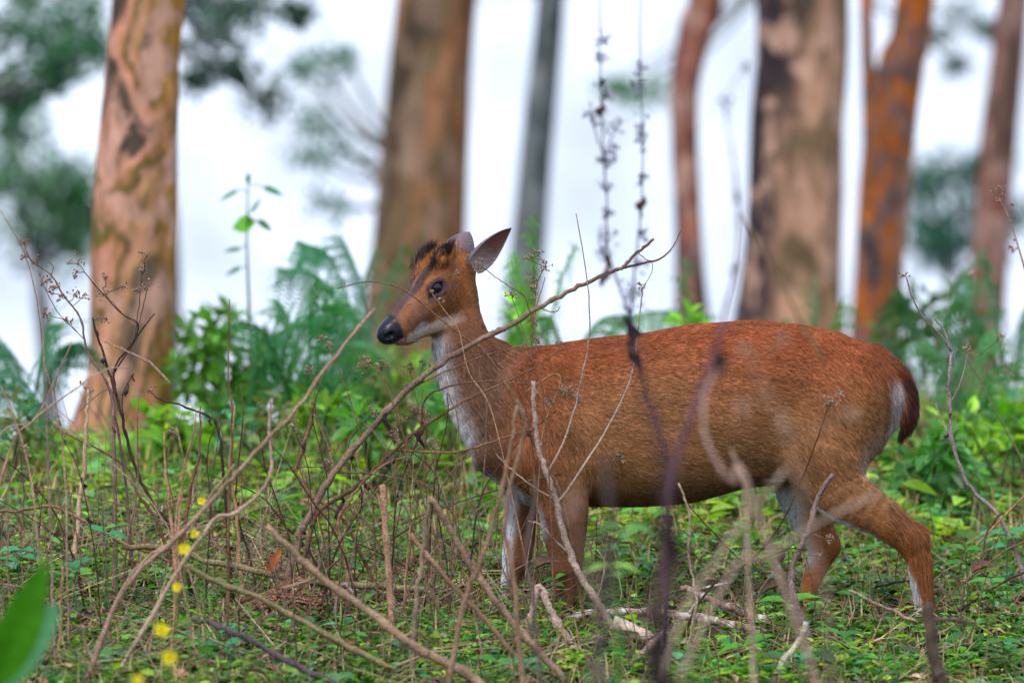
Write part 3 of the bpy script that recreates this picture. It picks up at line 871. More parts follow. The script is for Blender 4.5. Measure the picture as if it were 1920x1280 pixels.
def tree(d, trunk, mat, label, group='tall tree trunks on the crest', forks=(), crown_col=(.05, .10, .02), seed=0, amp=.05, flare=1.5, crown=True):
    """trunk = [(px, py, halfwidth px)] from low to high in the photograph; it is carried up to a crown above the frame"""
    s = d / 12000
    base = at(trunk[0][0], trunk[0][1], d)
    g0 = float(gz(base[0], base[1])) 
    pts, rad = [], []
    if base[2] > g0 + .02:
        dirn = at(trunk[1][0], trunk[1][1], d) - base
        k = (base[2] - g0 + .05) / max(dirn[2], 1e-3)
        pts.append(base - dirn * min(k, 3) * np.array([.7, 0, 1])); rad.append(trunk[0][2] * s * flare)
    for (u_, v_, w_) in trunk:
        pts.append(at(u_, v_, d)); rad.append(w_ * s)
    pts[0][2] = min(pts[0][2], g0 - .05)
    last, prev, r_top = pts[-1], pts[-2], rad[-1]
    dv = norm(last - prev)
    for k, (hh_, tp) in enumerate(((1.2, .92), (2.6, .78), (4.2, .55), (5.6, .3))):
        pts.append(last + (dv * .5 + np.array([0, 0, .5])) * hh_ + np.array([.12 * math.sin(seed + k * 2), .1 * math.cos(seed * 2 + k), 0]))
        rad.append(r_top * tp)
    O = np.array([pts[0][0], pts[0][1], g0])
    t = empty('tall_tree', O, label, 'tree', group)
    mb = MB(); lumpy(mb, pts, rad, 22, 6, amp, seed)
    for f in forks:
        fp = [at(u_, v_, d) for (u_, v_, w_) in f]; fr = [w_ * s for *_, w_ in f]
        e = fp[-1] + norm(fp[-1] - fp[-2]) * 1.8 + np.array([0, 0, .6])
        lumpy(mb, fp + [e], fr + [fr[-1] * .5], 14, 5, amp, seed + 3)
    tk = mb.build('trunk', mat, t, origin=O)
    if crown:
        topc = np.array(pts[-2:])
        cc = []; cr_ = []
        lb = MB()
        r_ = np.random.default_rng(seed + 50)
        for k in range(5):
            a = k * 1.3 + seed; st = pts[-3] * (1 - k / 7) + pts[-1] * (k / 7)
            e = st + np.array([math.cos(a) * 1.3, math.sin(a) * 1.3, .9 + .2 * k])
            lumpy(lb, [st, (st + e) / 2 + [0, 0, -.1], e], [.05, .035, .012], 8, 4, .05, k)
            cc += [e, (st + e) / 2 + [0, 0, .4]]; cr_ += [.75, .6]
        lb.build('limb', mat, tk, origin=O)
        cm = MB(); crown_leaves(cm, cc, cr_, 1500, .11, crown_col, seed)
        cm.build('crown', M_LEAF, t, origin=O)
    return t

PINK, GOLD, OLIVE, BROWN = (.30, .12, .075), (.30, .14, .04), (.10, .085, .025), (.12, .06, .035)
B1 = mat_bark('bark_pink_and_moss', [(.06, .045, .035), (.46, .22, .15), (.30, .14, .07), (.085, .075, .02), (.40, .20, .13), (.36, .19, .08), (.12, .085, .06)], 2.4, ((.36, .17, .035), .62, 1.0), 3.1, (.46, .26, .20))
B2 = mat_bark('bark_brown', [(.06, .042, .03), (.15, .095, .055), (.11, .085, .045), (.30, .14, .075), (.12, .07, .04)], 1.6, ((.34, .14, .06), .35, 1.2), 7.7, (.22, .15, .11))
B3 = mat_bark('bark_grey_green', [(.05, .06, .05), (.10, .125, .13), (.15, .17, .17), (.12, .085, .05)], 1.8, None, 1.9, (.18, .20, .21))
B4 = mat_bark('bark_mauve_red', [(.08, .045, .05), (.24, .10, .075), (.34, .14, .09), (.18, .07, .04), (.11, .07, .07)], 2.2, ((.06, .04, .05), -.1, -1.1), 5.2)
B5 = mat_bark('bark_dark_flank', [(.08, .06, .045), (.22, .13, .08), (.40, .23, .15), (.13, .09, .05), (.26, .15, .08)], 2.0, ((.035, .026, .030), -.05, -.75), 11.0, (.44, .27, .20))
B6 = mat_bark('bark_orange_lichen', [(.07, .05, .055), (.18, .10, .07), (.50, .13, .012), (.16, .09, .06), (.30, .13, .07)], 2.6, ((.42, .24, .17), .6, 1.2), 4.4, (.20, .12, .10))
B7 = mat_bark('bark_russet', [(.09, .06, .05), (.26, .07, .04), (.20, .075, .05), (.36, .22, .18), (.14, .08, .06)], 1.9, None, 9.3)

tree(15.6, [(222, 850, 105), (232, 790, 92), (245, 700, 80), (247, 560, 78), (252, 400, 78), (262, 200, 74), (277, 0, 69)], B1,
     'pink and gold flaking trunk with mossy streak, root flare showing behind dry seed stalks', seed=1, amp=.045, flare=1.1)
tree(25, [(775, 640, 96), (785, 460, 88), (800, 250, 82), (817, 0, 76)], B2, 'broad brown trunk directly behind the deer\'s head', seed=2, amp=.03)
tree(27, [(975, 640, 36), (984, 520, 33), (997, 380, 31), (1013, 200, 29), (1032, 0, 27)], B3, 'slim grey-green leaning trunk behind the deer\'s ears', seed=3, amp=.03)
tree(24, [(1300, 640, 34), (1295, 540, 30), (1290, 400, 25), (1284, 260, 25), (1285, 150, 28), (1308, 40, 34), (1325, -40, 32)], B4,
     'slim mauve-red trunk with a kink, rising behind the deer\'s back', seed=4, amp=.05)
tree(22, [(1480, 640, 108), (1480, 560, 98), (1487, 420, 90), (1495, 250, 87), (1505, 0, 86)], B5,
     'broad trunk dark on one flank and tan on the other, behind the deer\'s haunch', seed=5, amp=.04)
tree(23, [(1642, 680, 52), (1648, 560, 48), (1656, 400, 47), (1668, 240, 48), (1690, 120, 44), (1718, 0, 36)], B6,
     'forked trunk with bright orange lichen patches above the deer\'s tail', seed=6, amp=.05,
     forks=[[(1652, 290, 34), (1636, 200, 20), (1628, 120, 13), (1624, 0, 12)]])
tree(26, [(1838, 700, 36), (1850, 560, 36), (1862, 400, 34), (1872, 260, 34), (1888, 120, 32), (1905, -30, 30)], B7,
     'russet trunk leaning away beyond the pale right-hand ferns', seed=7, amp=.05, crown_col=(.04, .09, .03))

# leafy trees further down the slope: crowns seen far out of focus
def far_tree(d, blobs, col, label, count, L, seed, limbs=(), trunk_px=None):
    s = d / 12000
    cc = [at(u_, v_, d) + np.array([0, math.sin(k * 2.1) * .6, 0]) for k, (u_, v_, r_) in enumerate(blobs)]
    rr = [r_ * s for *_, r_ in blobs]
    tu_, tv_ = trunk_px if trunk_px else (blobs[0][0], blobs[0][1])
    st = at(tu_, tv_, d); g0 = float(gz(st[0], st[1]))
    O = np.array([st[0], st[1], g0])
    t = empty('leafy_tree', O, label, 'tree', 'leafy trees beyond the crest')
    mb = MB()
    lumpy(mb, [O + [0, 0, -.3], (O + st) / 2 + [.1, 0, 0], st], [.09, .07, .035], 12, 6, .05, seed)
    mb.build('trunk', B3, t, origin=O)
    lb = MB()
    for c_ in cc:
        mid = (st + c_) / 2 + np.array([0, 0, -.1])
        lumpy(lb, [st, mid, c_], [.022, .014, .008], 8, 4, .05, seed)
    for f in limbs:
        lumpy(lb, [at(u_, v_, d) for (u_, v_, w_) in f], [w_ * s for *_, w_ in f], 8, 4, .05, seed)
    lb.build('limb', B3, t, origin=O)
    cm = MB(); crown_leaves(cm, cc, rr, count, L, col, seed)
    cm.build('crown', M_LEAF, t, origin=O)
    return t

far_tree(32, [(15, 330, 80), (60, 430, 85), (120, 340, 65), (140, 440, 60), (10, 230, 50), (150, 380, 50), (20, 170, 30)], (.038, .125, .055),
         'dark green leafy tree beside the pink and gold trunk, far out of focus', 1500, .075, 21, trunk_px=(70, 470))
far_tree(26, [(30, 60, 75), (110, 60, 65), (130, 115, 50), (150, 20, 60), (10, 170, 45), (60, 0, 70), (190, 90, 35), (80, 130, 40)], (.035, .125, .065),
         'leafy blue-green boughs hanging above the dark green tree', 1500, .055, 22, limbs=[[(-80, 60, 8), (40, 60, 6), (150, 120, 3)]], trunk_px=(-160, 160))
far_tree(24, [(420, 15, 65), (385, 60, 45), (470, 30, 50), (440, 130, 45), (490, 180, 40), (565, 35, 26), (370, 150, 30), (400, 10, 60)], (.028, .075, .050),
         'sparse boughs with a dark limb hanging beside the pink and gold trunk', 1300, .042, 23,
         limbs=[[(330, 70, 10), (400, 125, 10), (440, 150, 9), (505, 192, 6)], [(430, 20, 7), (440, 90, 6), (455, 140, 4)]], trunk_px=(255, -160))
far_tree(28, [(600, 120, 40), (640, 95, 28), (600, 240, 42), (655, 290, 40), (580, 290, 40), (620, 390, 35), (560, 130, 30)], (.06, .16, .13),
         'faint pale foliage against the sky beside the broad brown trunk', 520, .05, 24, trunk_px=(800, 300))
far_tree(46, [(1770, 400, 70), (1740, 340, 45), (1800, 330, 50), (1780, 450, 55), (1900, 400, 60), (1745, 460, 40)], (.030, .095, .075),
         'dark blue-green leafy tree beyond the orange-lichen trunk', 1000, .11, 25, trunk_px=(1780, 520))
far_tree(42, [(1800, 20, 40), (1770, 60, 25), (1840, 60, 22), (1790, 120, 18)], (.05, .09, .09),
         'small hanging spray of leaves between the two russet trunks', 330, .075, 26, trunk_px=(1500, -150))
far_tree(42, [(1180, 170, 34), (1230, 165, 26), (850, 5, 25), (1150, 160, 20)], (.08, .20, .12),
         'thin pale spray of leaves behind the hanging dry stalks', 260, .075, 27, trunk_px=(1500, -120))
# ------------------------------------------------------------------ ferns, shrubs and ground cover
GREENS = np.array([[.085, .235, .020], [.135, .320, .022], [.040, .155, .035], [.060, .240, .100], [.220, .350, .018], [.032, .090, .018]])

def frond(mb, base, tip, arch, col, wid, seed, pinn=18):
    """one bracken frond: a rachis with pinnae, each a row of leaflets"""
    r_ = np.random.default_rng(seed)
    base, tip = np.asarray(base, float), np.asarray(tip, float)
    mid = (base + tip) / 2 + np.array([0, 0, arch])
    P = smooth_path([base, mid, tip], 10)
    Lf = np.linalg.norm(tip - base)
    tube(mb, P, np.linspace(.004, .001, len(P)), np.asarray(col) * .8, 5)
    T = norm(np.gradient(P, axis=0))
    side0 = np.array([r_.normal() * .3, 1, r_.normal() * .25]); side0 = norm(side0 - (side0 @ norm(tip - base)) * norm(tip - base))
    for k in range(pinn):
        t = .22 + .78 * k / pinn
        i_ = t * (len(P) - 1); i0 = int(i_); q_ = P[i0] + (P[min(i0 + 1, len(P) - 1)] - P[i0]) * (i_ - i0); tg = T[i0]
        pl = wid * (math.sin(math.pi * min(1, (1 - t) * .9 + .12)) ** .8)
        for sg in (-1, 1):
            d_ = norm(side0 * sg * .75 + tg * .45 + np.array([0, 0, -.55]) + r_.normal(size=3) * .1)
            nl = max(4, int(pl / .010))
            tt_ = (np.arange(nl) + .5) / nl
            pos = q_ + d_ * (tt_ * pl)[:, None] + np.array([0, 0, -1]) * (tt_ ** 2 * pl * .25)[:, None]
            up = np.broadcast_to(np.cross(d_, tg) * (1 if np.cross(d_, tg)[2] > 0 else -1), (nl, 3))
            for s2 in (-1, 1):
                dr = norm(np.broadcast_to(norm(tg * s2 + d_ * .5), (nl, 3)) + r_.normal(size=(nl, 3)) * .12)
                leaves(mb, pos, dr, up, .0140 * (1.25 - tt_) * (wid / .12), .0075, np.asarray(col) * np.exp(r_.normal(size=(nl, 1)) * .2), .1)

def fern(label, fr, d, col, group='bracken ferns on the crest', wid=.12, seed=0):
    """fr = [((base px), (tip px), arch)]"""
    b0 = at(fr[0][0][0], fr[0][0][1], d); g0 = float(gz(b0[0], b0[1]))
    O = np.array([b0[0], b0[1], g0])
    t = empty('bracken_fern', O, label, 'fern', group)
    for k, (b_, tp, arch) in enumerate(fr):
        mb = MB()
        bs, te = at(b_[0], b_[1], d), at(tp[0], tp[1], d + .25 * math.sin(k * 2.3 + seed))
        ft = np.array([bs[0] * .4 + O[0] * .6, O[1], g0 - .02])
        if bs[2] > g0: tube(mb, smooth_path([ft, bs], 6), .0045, np.asarray(col) * .7, 5)
        frond(mb, bs, te, arch, np.asarray(col) * (1 + .2 * math.sin(k * 1.7)), wid, seed * 10 + k)
        mb.build('frond', M_LEAF, t, origin=O)
    return t

TEAL = (.040, .190, .085); FGR = (.055, .19, .045)
fern('bracken fern with teal fronds reaching towards the deer\'s nose', [((700, 720), (520, 500), .10), ((700, 740), (560, 450), .12), ((690, 740), (480, 640), .10), ((705, 700), (640, 440), .06), ((700, 760), (590, 590), .08)], 15.2, TEAL, wid=.13, seed=1)
fern('dense bracken clump between the sapling and the deer\'s nose', [((560, 800), (440, 600), .08), ((570, 800), (520, 560), .08), ((580, 810), (640, 560), .10), ((570, 820), (470, 690), .08), ((590, 810), (680, 640), .08), ((575, 800), (590, 520), .06)], 14.3, (.045, .20, .06), wid=.12, seed=11)
fern('bracken clump below the deer\'s jaw', [((760, 840), (700, 660), .06), ((770, 840), (800, 660), .06), ((765, 850), (650, 720), .06), ((775, 850), (870, 720), .06)], 14.0, (.07, .22, .035), wid=.10, seed=12)
fern('tall bracken rising at the edge of the pale right-hand ferns', [((1800, 820), (1740, 640), .06), ((1810, 820), (1850, 620), .06), ((1805, 830), (1900, 680), .06), ((1815, 830), (1760, 700), .06)], 14.2, (.06, .19, .05), wid=.11, seed=13)
fern('bracken arching in front of the pink and gold trunk\'s foot', [((100, 880), (20, 700), .06), ((110, 880), (60, 760), .06), ((90, 880), (-30, 800), .06)], 13.6, (.05, .19, .09), wid=.10, seed=14)
fern('bracken fern arching in front of the broad brown trunk', [((640, 760), (700, 465), .05), ((650, 780), (760, 450), .06), ((660, 760), (840, 450), .05), ((640, 790), (690, 590), .07)], 16.6, (.05, .13, .04), wid=.11, seed=2)
fern('bracken fern spreading out beyond the pink and gold trunk\'s far side', [((40, 760), (-60, 590), .05), ((60, 770), (110, 610), .08), ((50, 780), (0, 640), .05), ((70, 780), (150, 640), .06), ((60, 790), (-40, 700), .04)], 14.8, TEAL, wid=.13, seed=3)
fern('bright bracken fern unrolling behind the deer\'s nape', [((1000, 740), (1000, 400), .01), ((1000, 740), (960, 470), .05), ((1010, 720), (1080, 455), .05), ((1000, 760), (950, 590), .06)], 14.4, (.10, .30, .03), wid=.07, seed=4)
fern('bracken fern whose fronds lie low above the deer\'s back', [((1060, 700), (1180, 590), .05), ((1080, 700), (1260, 580), .05), ((1060, 720), (1020, 590), .06), ((1100, 720), (1320, 610), .03)], 15.0, FGR, wid=.09, seed=5)
fern('bracken fern above the deer\'s tail', [((1740, 760), (1690, 540), .06), ((1750, 760), (1800, 520), .06), ((1745, 780), (1850, 580), .05), ((1740, 790), (1660, 640), .04)], 16.2, (.045, .14, .06), wid=.13, seed=6)
fern('pale bracken fern below the russet leaning trunk', [((1890, 740), (1840, 470), .06), ((1900, 750), (1960, 440), .05), ((1890, 760), (1800, 560), .06), ((1900, 770), (1930, 560), .05)], 15.6, (.05, .17, .06), wid=.13, seed=7)
fern('low bracken fern tucked behind the deer\'s haunch', [((1520, 760), (1530, 520), .03), ((1530, 760), (1580, 560), .04), ((1510, 760), (1470, 600), .04)], 15.8, (.09, .19, .03), wid=.09, seed=8)
fern('bracken fern hanging between the slim trunks above the deer\'s back', [((1280, 760), (1290, 480), .02), ((1280, 760), (1330, 590), .04), ((1290, 770), (1220, 600), .04)], 15.5, FGR, wid=.08, seed=9)

def shrub(label, d, spots, col, leaf, count, seed, group='green shrubs along the crest', ratio=.5):
    """leafy shrub: stems from one foot, leaves crowded round spots (px, py, r px)"""
    r_ = np.random.default_rng(seed); s = d / 12000
    u0 = np.mean([q_[0] for q_ in spots]); v0 = max(q_[1] for q_ in spots)
    b_ = at(u0, v0, d); g0 = float(gz(b_[0], b_[1])); O = np.array([b_[0], b_[1], g0])
    t = empty('leafy_shrub', O, label, 'shrub', group)
    st = MB(); lf = MB()
    for k, (u_, v_, rr) in enumerate(spots):
        c_ = at(u_, v_, d) + np.array([0, r_.normal() * .08, 0])
        tube(st, smooth_path([O + [r_.normal() * .02, 0, -.03], (O + c_) / 2 + r_.normal(size=3) * .03, c_], 5), np.linspace(.006, .002, 11), (.07, .07, .03), 5)
        nl = max(4, int(count * rr ** 2 / sum(q_[2] ** 2 for q_ in spots)))
        dd = norm(r_.normal(size=(nl, 3))) * (r_.random((nl, 1)) ** .45) * rr * s
        pos = c_ + dd
        dr = norm(dd / (rr * s) + r_.normal(size=(nl, 3)) * .5 + [0, 0, -.15]); up = norm(r_.normal(size=(nl, 3)) * .5 + [0, -.2, 1])
        cc = np.asarray(col) * np.exp(r_.normal(size=(nl, 1)) * .3)
        leaves(lf, pos, dr, up, leaf * r_.uniform(.7, 1.3, nl), leaf * ratio * r_.uniform(.8, 1.2, nl), cc, .2)
    st.build('stem', M_TWIG, t, origin=O)
    fo = lf.build('foliage', M_LEAF, t, origin=O); tag(fo, kind='stuff')
    return t

shrub('rounded mid-green shrub between the pink and gold trunk and the ferns', 15.0, [(390, 650, 60), (450, 690, 55), (350, 700, 40), (420, 600, 35), (500, 730, 40), (430, 760, 45)], (.075, .20, .018), .05, 420, 31)
shrub('teal-green shrub below the ferns beside the deer\'s muzzle', 15.4, [(560, 700, 45), (520, 640, 35), (600, 740, 45), (650, 700, 40), (640, 640, 30), (570, 790, 40)], (.04, .17, .05), .04, 360, 32)
shrub('yellow-green bush in front of the deer\'s chest', 15.3, [(870, 815, 55), (800, 790, 40), (930, 800, 40), (840, 740, 40), (780, 720, 45), (740, 680, 40)], (.15, .28, .015), .038, 420, 33)
shrub('big-leaved light green plant at the foot of the pink and gold trunk', 13.8, [(270, 800, 40), (330, 830, 40), (240, 860, 35), (300, 890, 45), (360, 800, 30), (400, 860, 35)], (.17, .36, .03), .085, 60, 34, ratio=.45)
shrub('bright green shrub beyond the deer\'s tail', 14.2, [(1880, 790, 35), (1900, 830, 40), (1860, 850, 35), (1910, 780, 30)], (.13, .32, .02), .07, 90, 35)
shrub('green shrub behind the deer\'s hind leg', 13.4, [(1760, 850, 45), (1800, 890, 45), (1720, 880, 40), (1700, 930, 40), (1780, 940, 40)], (.05, .17, .03), .045, 300, 36)
shrub('low dark green shrub beyond the far edge of the bank by the fern', 14.4, [(60, 880, 50), (30, 920, 50), (120, 900, 40)], (.06, .13, .04), .045, 240, 37)
shrub('green tussock beside the orange-lichen trunk\'s foot', 17.0, [(1690, 640, 40), (1720, 590, 40), (1760, 640, 35), (1800, 560, 35)], (.06, .13, .03), .045, 220, 38)
shrub('bright leaf clump on the crest above the deer\'s back', 14.6, [(1290, 600, 18), (1280, 610, 14), (1310, 608, 14), (980, 590, 26), (970, 620, 22)], (.14, .36, .02), .045, 50, 39)

r9 = np.random.default_rng(99)
WEED = [('yellow-green', (.16, .31, .018)), ('teal-green', (.04, .18, .075)), ('mid-green', (.07, .21, .03)), ('dull olive', (.11, .13, .035))]
WHERE = ['behind the big-leaved light green plant', 'under the rounded mid-green shrub', 'at the foot of the slender sapling', 'behind the pale hooked stem', 'behind the forked dark stem', 'under the teal-green shrub', 'behind the long grey branch\'s lower half', 'below the deer\'s muzzle', 'below the deer\'s jaw', 'below the deer\'s throat', 'just before the deer\'s chest',
         'seen under the deer behind its elbow', 'seen under the deer\'s belly past the broad dark stalk', 'seen under the deer\'s flank', 'just behind the deer\'s thigh', 'below the deer\'s tail', 'beside the grey branching stem', 'between the grey branching stem and the bright green shrub', 'under the bright green shrub beyond the tail', 'among the fern fronds past the pink and gold trunk', 'before the low dark green shrub', 'between the sapling and the pale hooked stem', 'under the dense bracken clump', 'under the bracken clump below the jaw', 'behind the umbels below the deer\'s jaw']
for k, u_ in enumerate([350, 400, 455, 510, 565, 620, 675, 730, 790, 850, 905, 1130, 1240, 1360, 1690, 1740, 1800, 1850, 1900, 30, 90, 480, 600, 700, 820]):
    nm, cl = WEED[k % 4]
    vb = 800 + 60 * r9.random() if u_ < 1000 else (960 if u_ < 1500 else 830 + 60 * r9.random())
    sp = [(u_ + r9.normal() * 28, vb - r9.random() * 75, 22 + 14 * r9.random()) for _ in range(4)]
    shrub(nm + ' leafy weed ' + WHERE[k], 13.2 + 1.6 * r9.random(), sp, np.array(cl) * r9.uniform(.8, 1.2), r9.uniform(.025, .05), 70, 500 + k, group='leafy weeds behind the deer')

# slender sapling against the sky
def sapling(d, stem, lv, label, col):
    O = at(*stem[0], d); O[2] = float(gz(O[0], O[1]))
    t = empty('sapling', O, label, 'sapling')
    mb = MB(); P = smooth_path([O + [0, 0, -.03]] + [at(u_, v_, d) for u_, v_ in stem[1:]], 6)
    tube(mb, P, np.linspace(.005, .0015, len(P)), (.07, .10, .04), 6); sm_ = mb.build('stem', M_TWIG, t, origin=O)
    for (u_, v_, du, dv, L_, w_, c_) in lv:
        mb = MB(); p0 = at(u_, v_, d)
        dr = np.array([du, .25, -dv]); 
        leaves(mb, [p0], [dr], [[.2, -1.0, .5]], L_, w_, c_, .12)
        k_ = int(np.argmin(np.linalg.norm(P - p0, axis=1)))
        tube(mb, smooth_path([P[k_], (P[k_] + p0) / 2 + [0, 0, .004], p0], 3), .0012, (.08, .12, .04), 4)
        mb.build('leaf', M_LEAF, sm_, origin=O)
    return t
sapling(14.8, [(470, 760), (468, 620), (465, 520), (463, 430), (466, 330)],
        [(480, 418, -1, .15, .062, .050, (.10, .34, .012)), (480, 412, .8, .5, .05, .02, (.05, .16, .03)), (450, 355, -1, .5, .06, .014, (.16, .26, .18)), (490, 350, 1, .35, .06, .018, (.06, .2, .1)),
         (464, 345, .1, -1, .03, .014, (.1, .2, .14)), (470, 400, .6, -.9, .045, .012, (.14, .24, .18)), (455, 466, -1, .1, .05, .014, (.07, .2, .1)), (455, 500, -.9, .4, .05, .014, (.10, .2, .14))],
        'slender sapling with one bright leaf standing against the sky', (.1, .3, .02))

# carpet of small plants (nobody could count these)
def scatter(N, x0, x1, y0, y1, seed):
    r_ = np.random.default_rng(seed)
    x = r_.uniform(x0, x1, N); y = r_.uniform(y0, y1, N)
    return r_, x, y
def ycam(y): return (y + CAM_D) / CAM_D

def carpet(name, N, region, leaf, nl, hmax, cols, seed, label, clump=.5, ratio=.45):
    r_, x, y = scatter(N, *region, seed)
    # clumpiness
    f = np.array([mnoise.noise((a * 2.3 + seed, b * 2.3, .3)) for a, b in zip(x, y)])
    k = f > r_.uniform(-.8, .55, N) * clump
    x, y = x[k], y[k]; n_ = len(x)
    z = gz(x, y)
    hgt = hmax * r_.uniform(.15, 1, n_) ** 1.3
    col = cols[r_.integers(0, len(cols), n_)] * np.exp(r_.normal(size=(n_, 1)) * .25)
    mb = MB()
    ph = r_.uniform(0, 6.28, n_); lean = r_.normal(size=(n_, 2)) * .25
    for q_ in range(nl):
        a = ph + q_ * 2.4 + r_.normal(size=n_) * .3
        hq = hgt * ((q_ + 1) / nl)
        pos = np.stack([x + lean[:, 0] * hq, y + lean[:, 1] * hq, z + hq], 1)
        dr = np.stack([np.cos(a), np.sin(a), r_.uniform(-.25, .55, n_)], 1)
        up = np.stack([r_.normal(size=n_) * .3, r_.normal(size=n_) * .3, np.ones(n_)], 1)
        L_ = leaf * r_.uniform(.55, 1.35, n_)
        leaves(mb, pos, dr, up, L_, L_ * ratio * r_.uniform(.8, 1.25, n_), col * r_.uniform(.75, 1.25, (n_, 1)), .18)
    o = mb.build(name, M_LEAF)
    return tag(o, label, 'ground cover', kind='stuff')

carpet('ground_cover', 1500, (-1.25, 1.25, -1.2, .8), .042, 5, .06, GREENS, 46, 'larger glossy leaves scattered through the carpet round the deer', .7)
carpet('ground_cover', 27000, (-1.25, 1.25, -1.3, .9), .0235, 5, .05, GREENS, 41, 'carpet of small glossy green leaves round the deer\'s feet', 1.2)
carpet('ground_cover', 2600, (-1.7, 1.7, .7, 4.0), .062, 4, .09, GREENS * np.array([1.5, 1.25, .9]), 45, 'broad-leaved weeds in the undergrowth behind the deer', .9)
carpet('ground_cover', 7500, (-1.7, 1.7, .7, 4.0), .036, 5, .065, GREENS * np.array([1.1, 1.0, .8]), 42, 'soft green undergrowth behind the deer', 1.4)
carpet('ground_cover', 1500, (-6, 6, 3.5, 16), .05, 5, .14, GREENS, 43, 'undergrowth between the tree trunks on the plateau', .6)
carpet('ground_cover', 3500, (-1.2, 1.2, -5.0, -1.2), .03, 5, .10, GREENS, 44, 'undergrowth on the near slope below the deer', .6)

def grass(name, N, region, Lr, cols, seed, label):
    r_, x, y = scatter(N, *region, seed)
    z = gz(x, y); L_ = r_.uniform(*Lr, N); a = r_.uniform(0, 6.28, N)
    ln_ = r_.uniform(.15, .7, N)
    V = []; w = r_.uniform(.0012, .0028, N)
    sd = np.stack([-np.sin(a), np.cos(a), 0 * a], 1)
    for k, t in enumerate((0, .4, .75, 1)):
        cx = np.stack([x + np.cos(a) * L_ * ln_ * t * t, y + np.sin(a) * L_ * ln_ * t * t, z + L_ * t * (1 - .35 * ln_ * t)], 1)
        wd = (w * (1, .9, .6, .05)[k])[:, None]
        V += [cx - sd * wd, cx + sd * wd]
    V = np.stack(V, 1); b = (np.arange(N) * 8)[:, None]
    F = np.concatenate([b + np.array([[2 * k, 2 * k + 1, 2 * k + 3, 2 * k + 2]]) for k in range(3)])
    col = cols[r_.integers(0, len(cols), N)] * np.exp(r_.normal(size=(N, 1)) * .25)
    mb = MB().add(V.reshape(-1, 3), [F], np.repeat(col, 8, 0))
    return tag(mb.build(name, M_LEAF), label, 'grass', kind='stuff')
GR = np.array([[.09, .20, .03], [.14, .24, .04], [.30, .22, .10], [.34, .24, .13], [.36, .28, .16], [.24, .15, .08]])
grass('grass', 5000, (-1.3, 1.3, -1.3, 1.0), (.02, .09), GR, 51, 'thin green and straw grass round the deer\'s feet')
grass('grass', 6000, (-1.8, 1.8, .8, 4.0), (.04, .12), GR * np.array([1.3, 1.1, 1.1]), 52, 'straw-tinted grass behind the deer')
grass('grass', 2500, (-5, 5, 4.0, 15), (.08, .28), GR, 53, 'grass between the tree trunks on the plateau')

# fallen leaves and broken bits of stalk
def litter(N, region, seed, label):
    r_, x, y = scatter(N, *region, seed); z = gz(x, y) + r_.uniform(.003, .032, N)
    cols = np.array([[.16, .085, .045], [.24, .15, .09], [.10, .055, .035], [.30, .21, .14], [.20, .10, .06]])
    mb = MB()
    a = r_.uniform(0, 6.28, N)
    leaves(mb, np.stack([x, y, z], 1), np.stack([np.cos(a), np.sin(a), r_.uniform(-.3, .5, N)], 1), np.stack([r_.normal(size=N) * .5, r_.normal(size=N) * .5, np.ones(N)], 1),
           r_.uniform(.012, .045, N), r_.uniform(.006, .02, N), cols[r_.integers(0, 5, N)] * np.exp(r_.normal(size=(N, 1)) * .3), .25, .4)
    return tag(mb.build('leaf_litter', M_LITTER), label, 'leaf litter', kind='stuff')
litter(9000, (-1.3, 1.3, -1.3, 1.0), 61, 'brown fallen leaves on the soil round the deer')
litter(6000, (-2, 2, .9, 4.5), 62, 'brown fallen leaves on the crest behind the deer')
def stalks(N, region, seed, label, hr=(.04, .22), lie=.5):
    r_, x, y = scatter(N, *region, seed); z = gz(x, y)
    cols = np.array([[.20, .13, .085], [.30, .21, .14], [.11, .065, .045], [.16, .10, .08]])
    L_ = r_.uniform(*hr, N); a = r_.uniform(0, 6.28, N); tl = np.where(r_.random(N) < lie, r_.uniform(1.0, 1.5, N), r_.uniform(0, .6, N))
    d_ = np.stack([np.cos(a) * np.sin(tl), np.sin(a) * np.sin(tl), np.cos(tl)], 1)
    p0 = np.stack([x, y, z + r_.uniform(0, .03, N)], 1); p2 = p0 + d_ * L_[:, None]; p1 = (p0 + p2) / 2 + r_.normal(size=(N, 3)) * (L_ * .06)[:, None]
    w = r_.uniform(.0007, .0019, N)[:, None]
    A = norm(np.cross(d_, [.3, .5, .2])); B = np.cross(d_, A)
    V = np.stack([P_ + (A * math.cos(k * 2.094) + B * math.sin(k * 2.094)) * w * q_ for P_, q_ in ((p0, 1), (p1, .85), (p2, .5)) for k in range(3)], 1)
    b = (np.arange(N) * 9)[:, None]
    F = np.concatenate([b + np.array([[r0 * 3 + k, r0 * 3 + (k + 1) % 3, r0 * 3 + 3 + (k + 1) % 3, r0 * 3 + 3 + k]]) for r0 in (0, 1) for k in range(3)])
    c = cols[r_.integers(0, 4, N)] * np.exp(r_.normal(size=(N, 1)) * .3)
    return tag(MB().add(V.reshape(-1, 3), [F], np.repeat(c, 9, 0)).build('dead_stalks', M_LITTER), label, 'dead stalks', kind='stuff')
stalks(2800, (-1.35, 1.35, -1.3, .9), 71, 'fine dead stalks and broken twiglets on the ground round the deer', (.04, .18), .85)
stalks(750, (-1.25, .05, -1.0, .7), 73, 'matted dead stalks in the tangle before the deer\'s chest', (.08, .34), .75)
stalks(600, (-1.8, 1.8, .9, 4), 72, 'dead stalks standing in the undergrowth behind the deer', (.06, .30), .6)

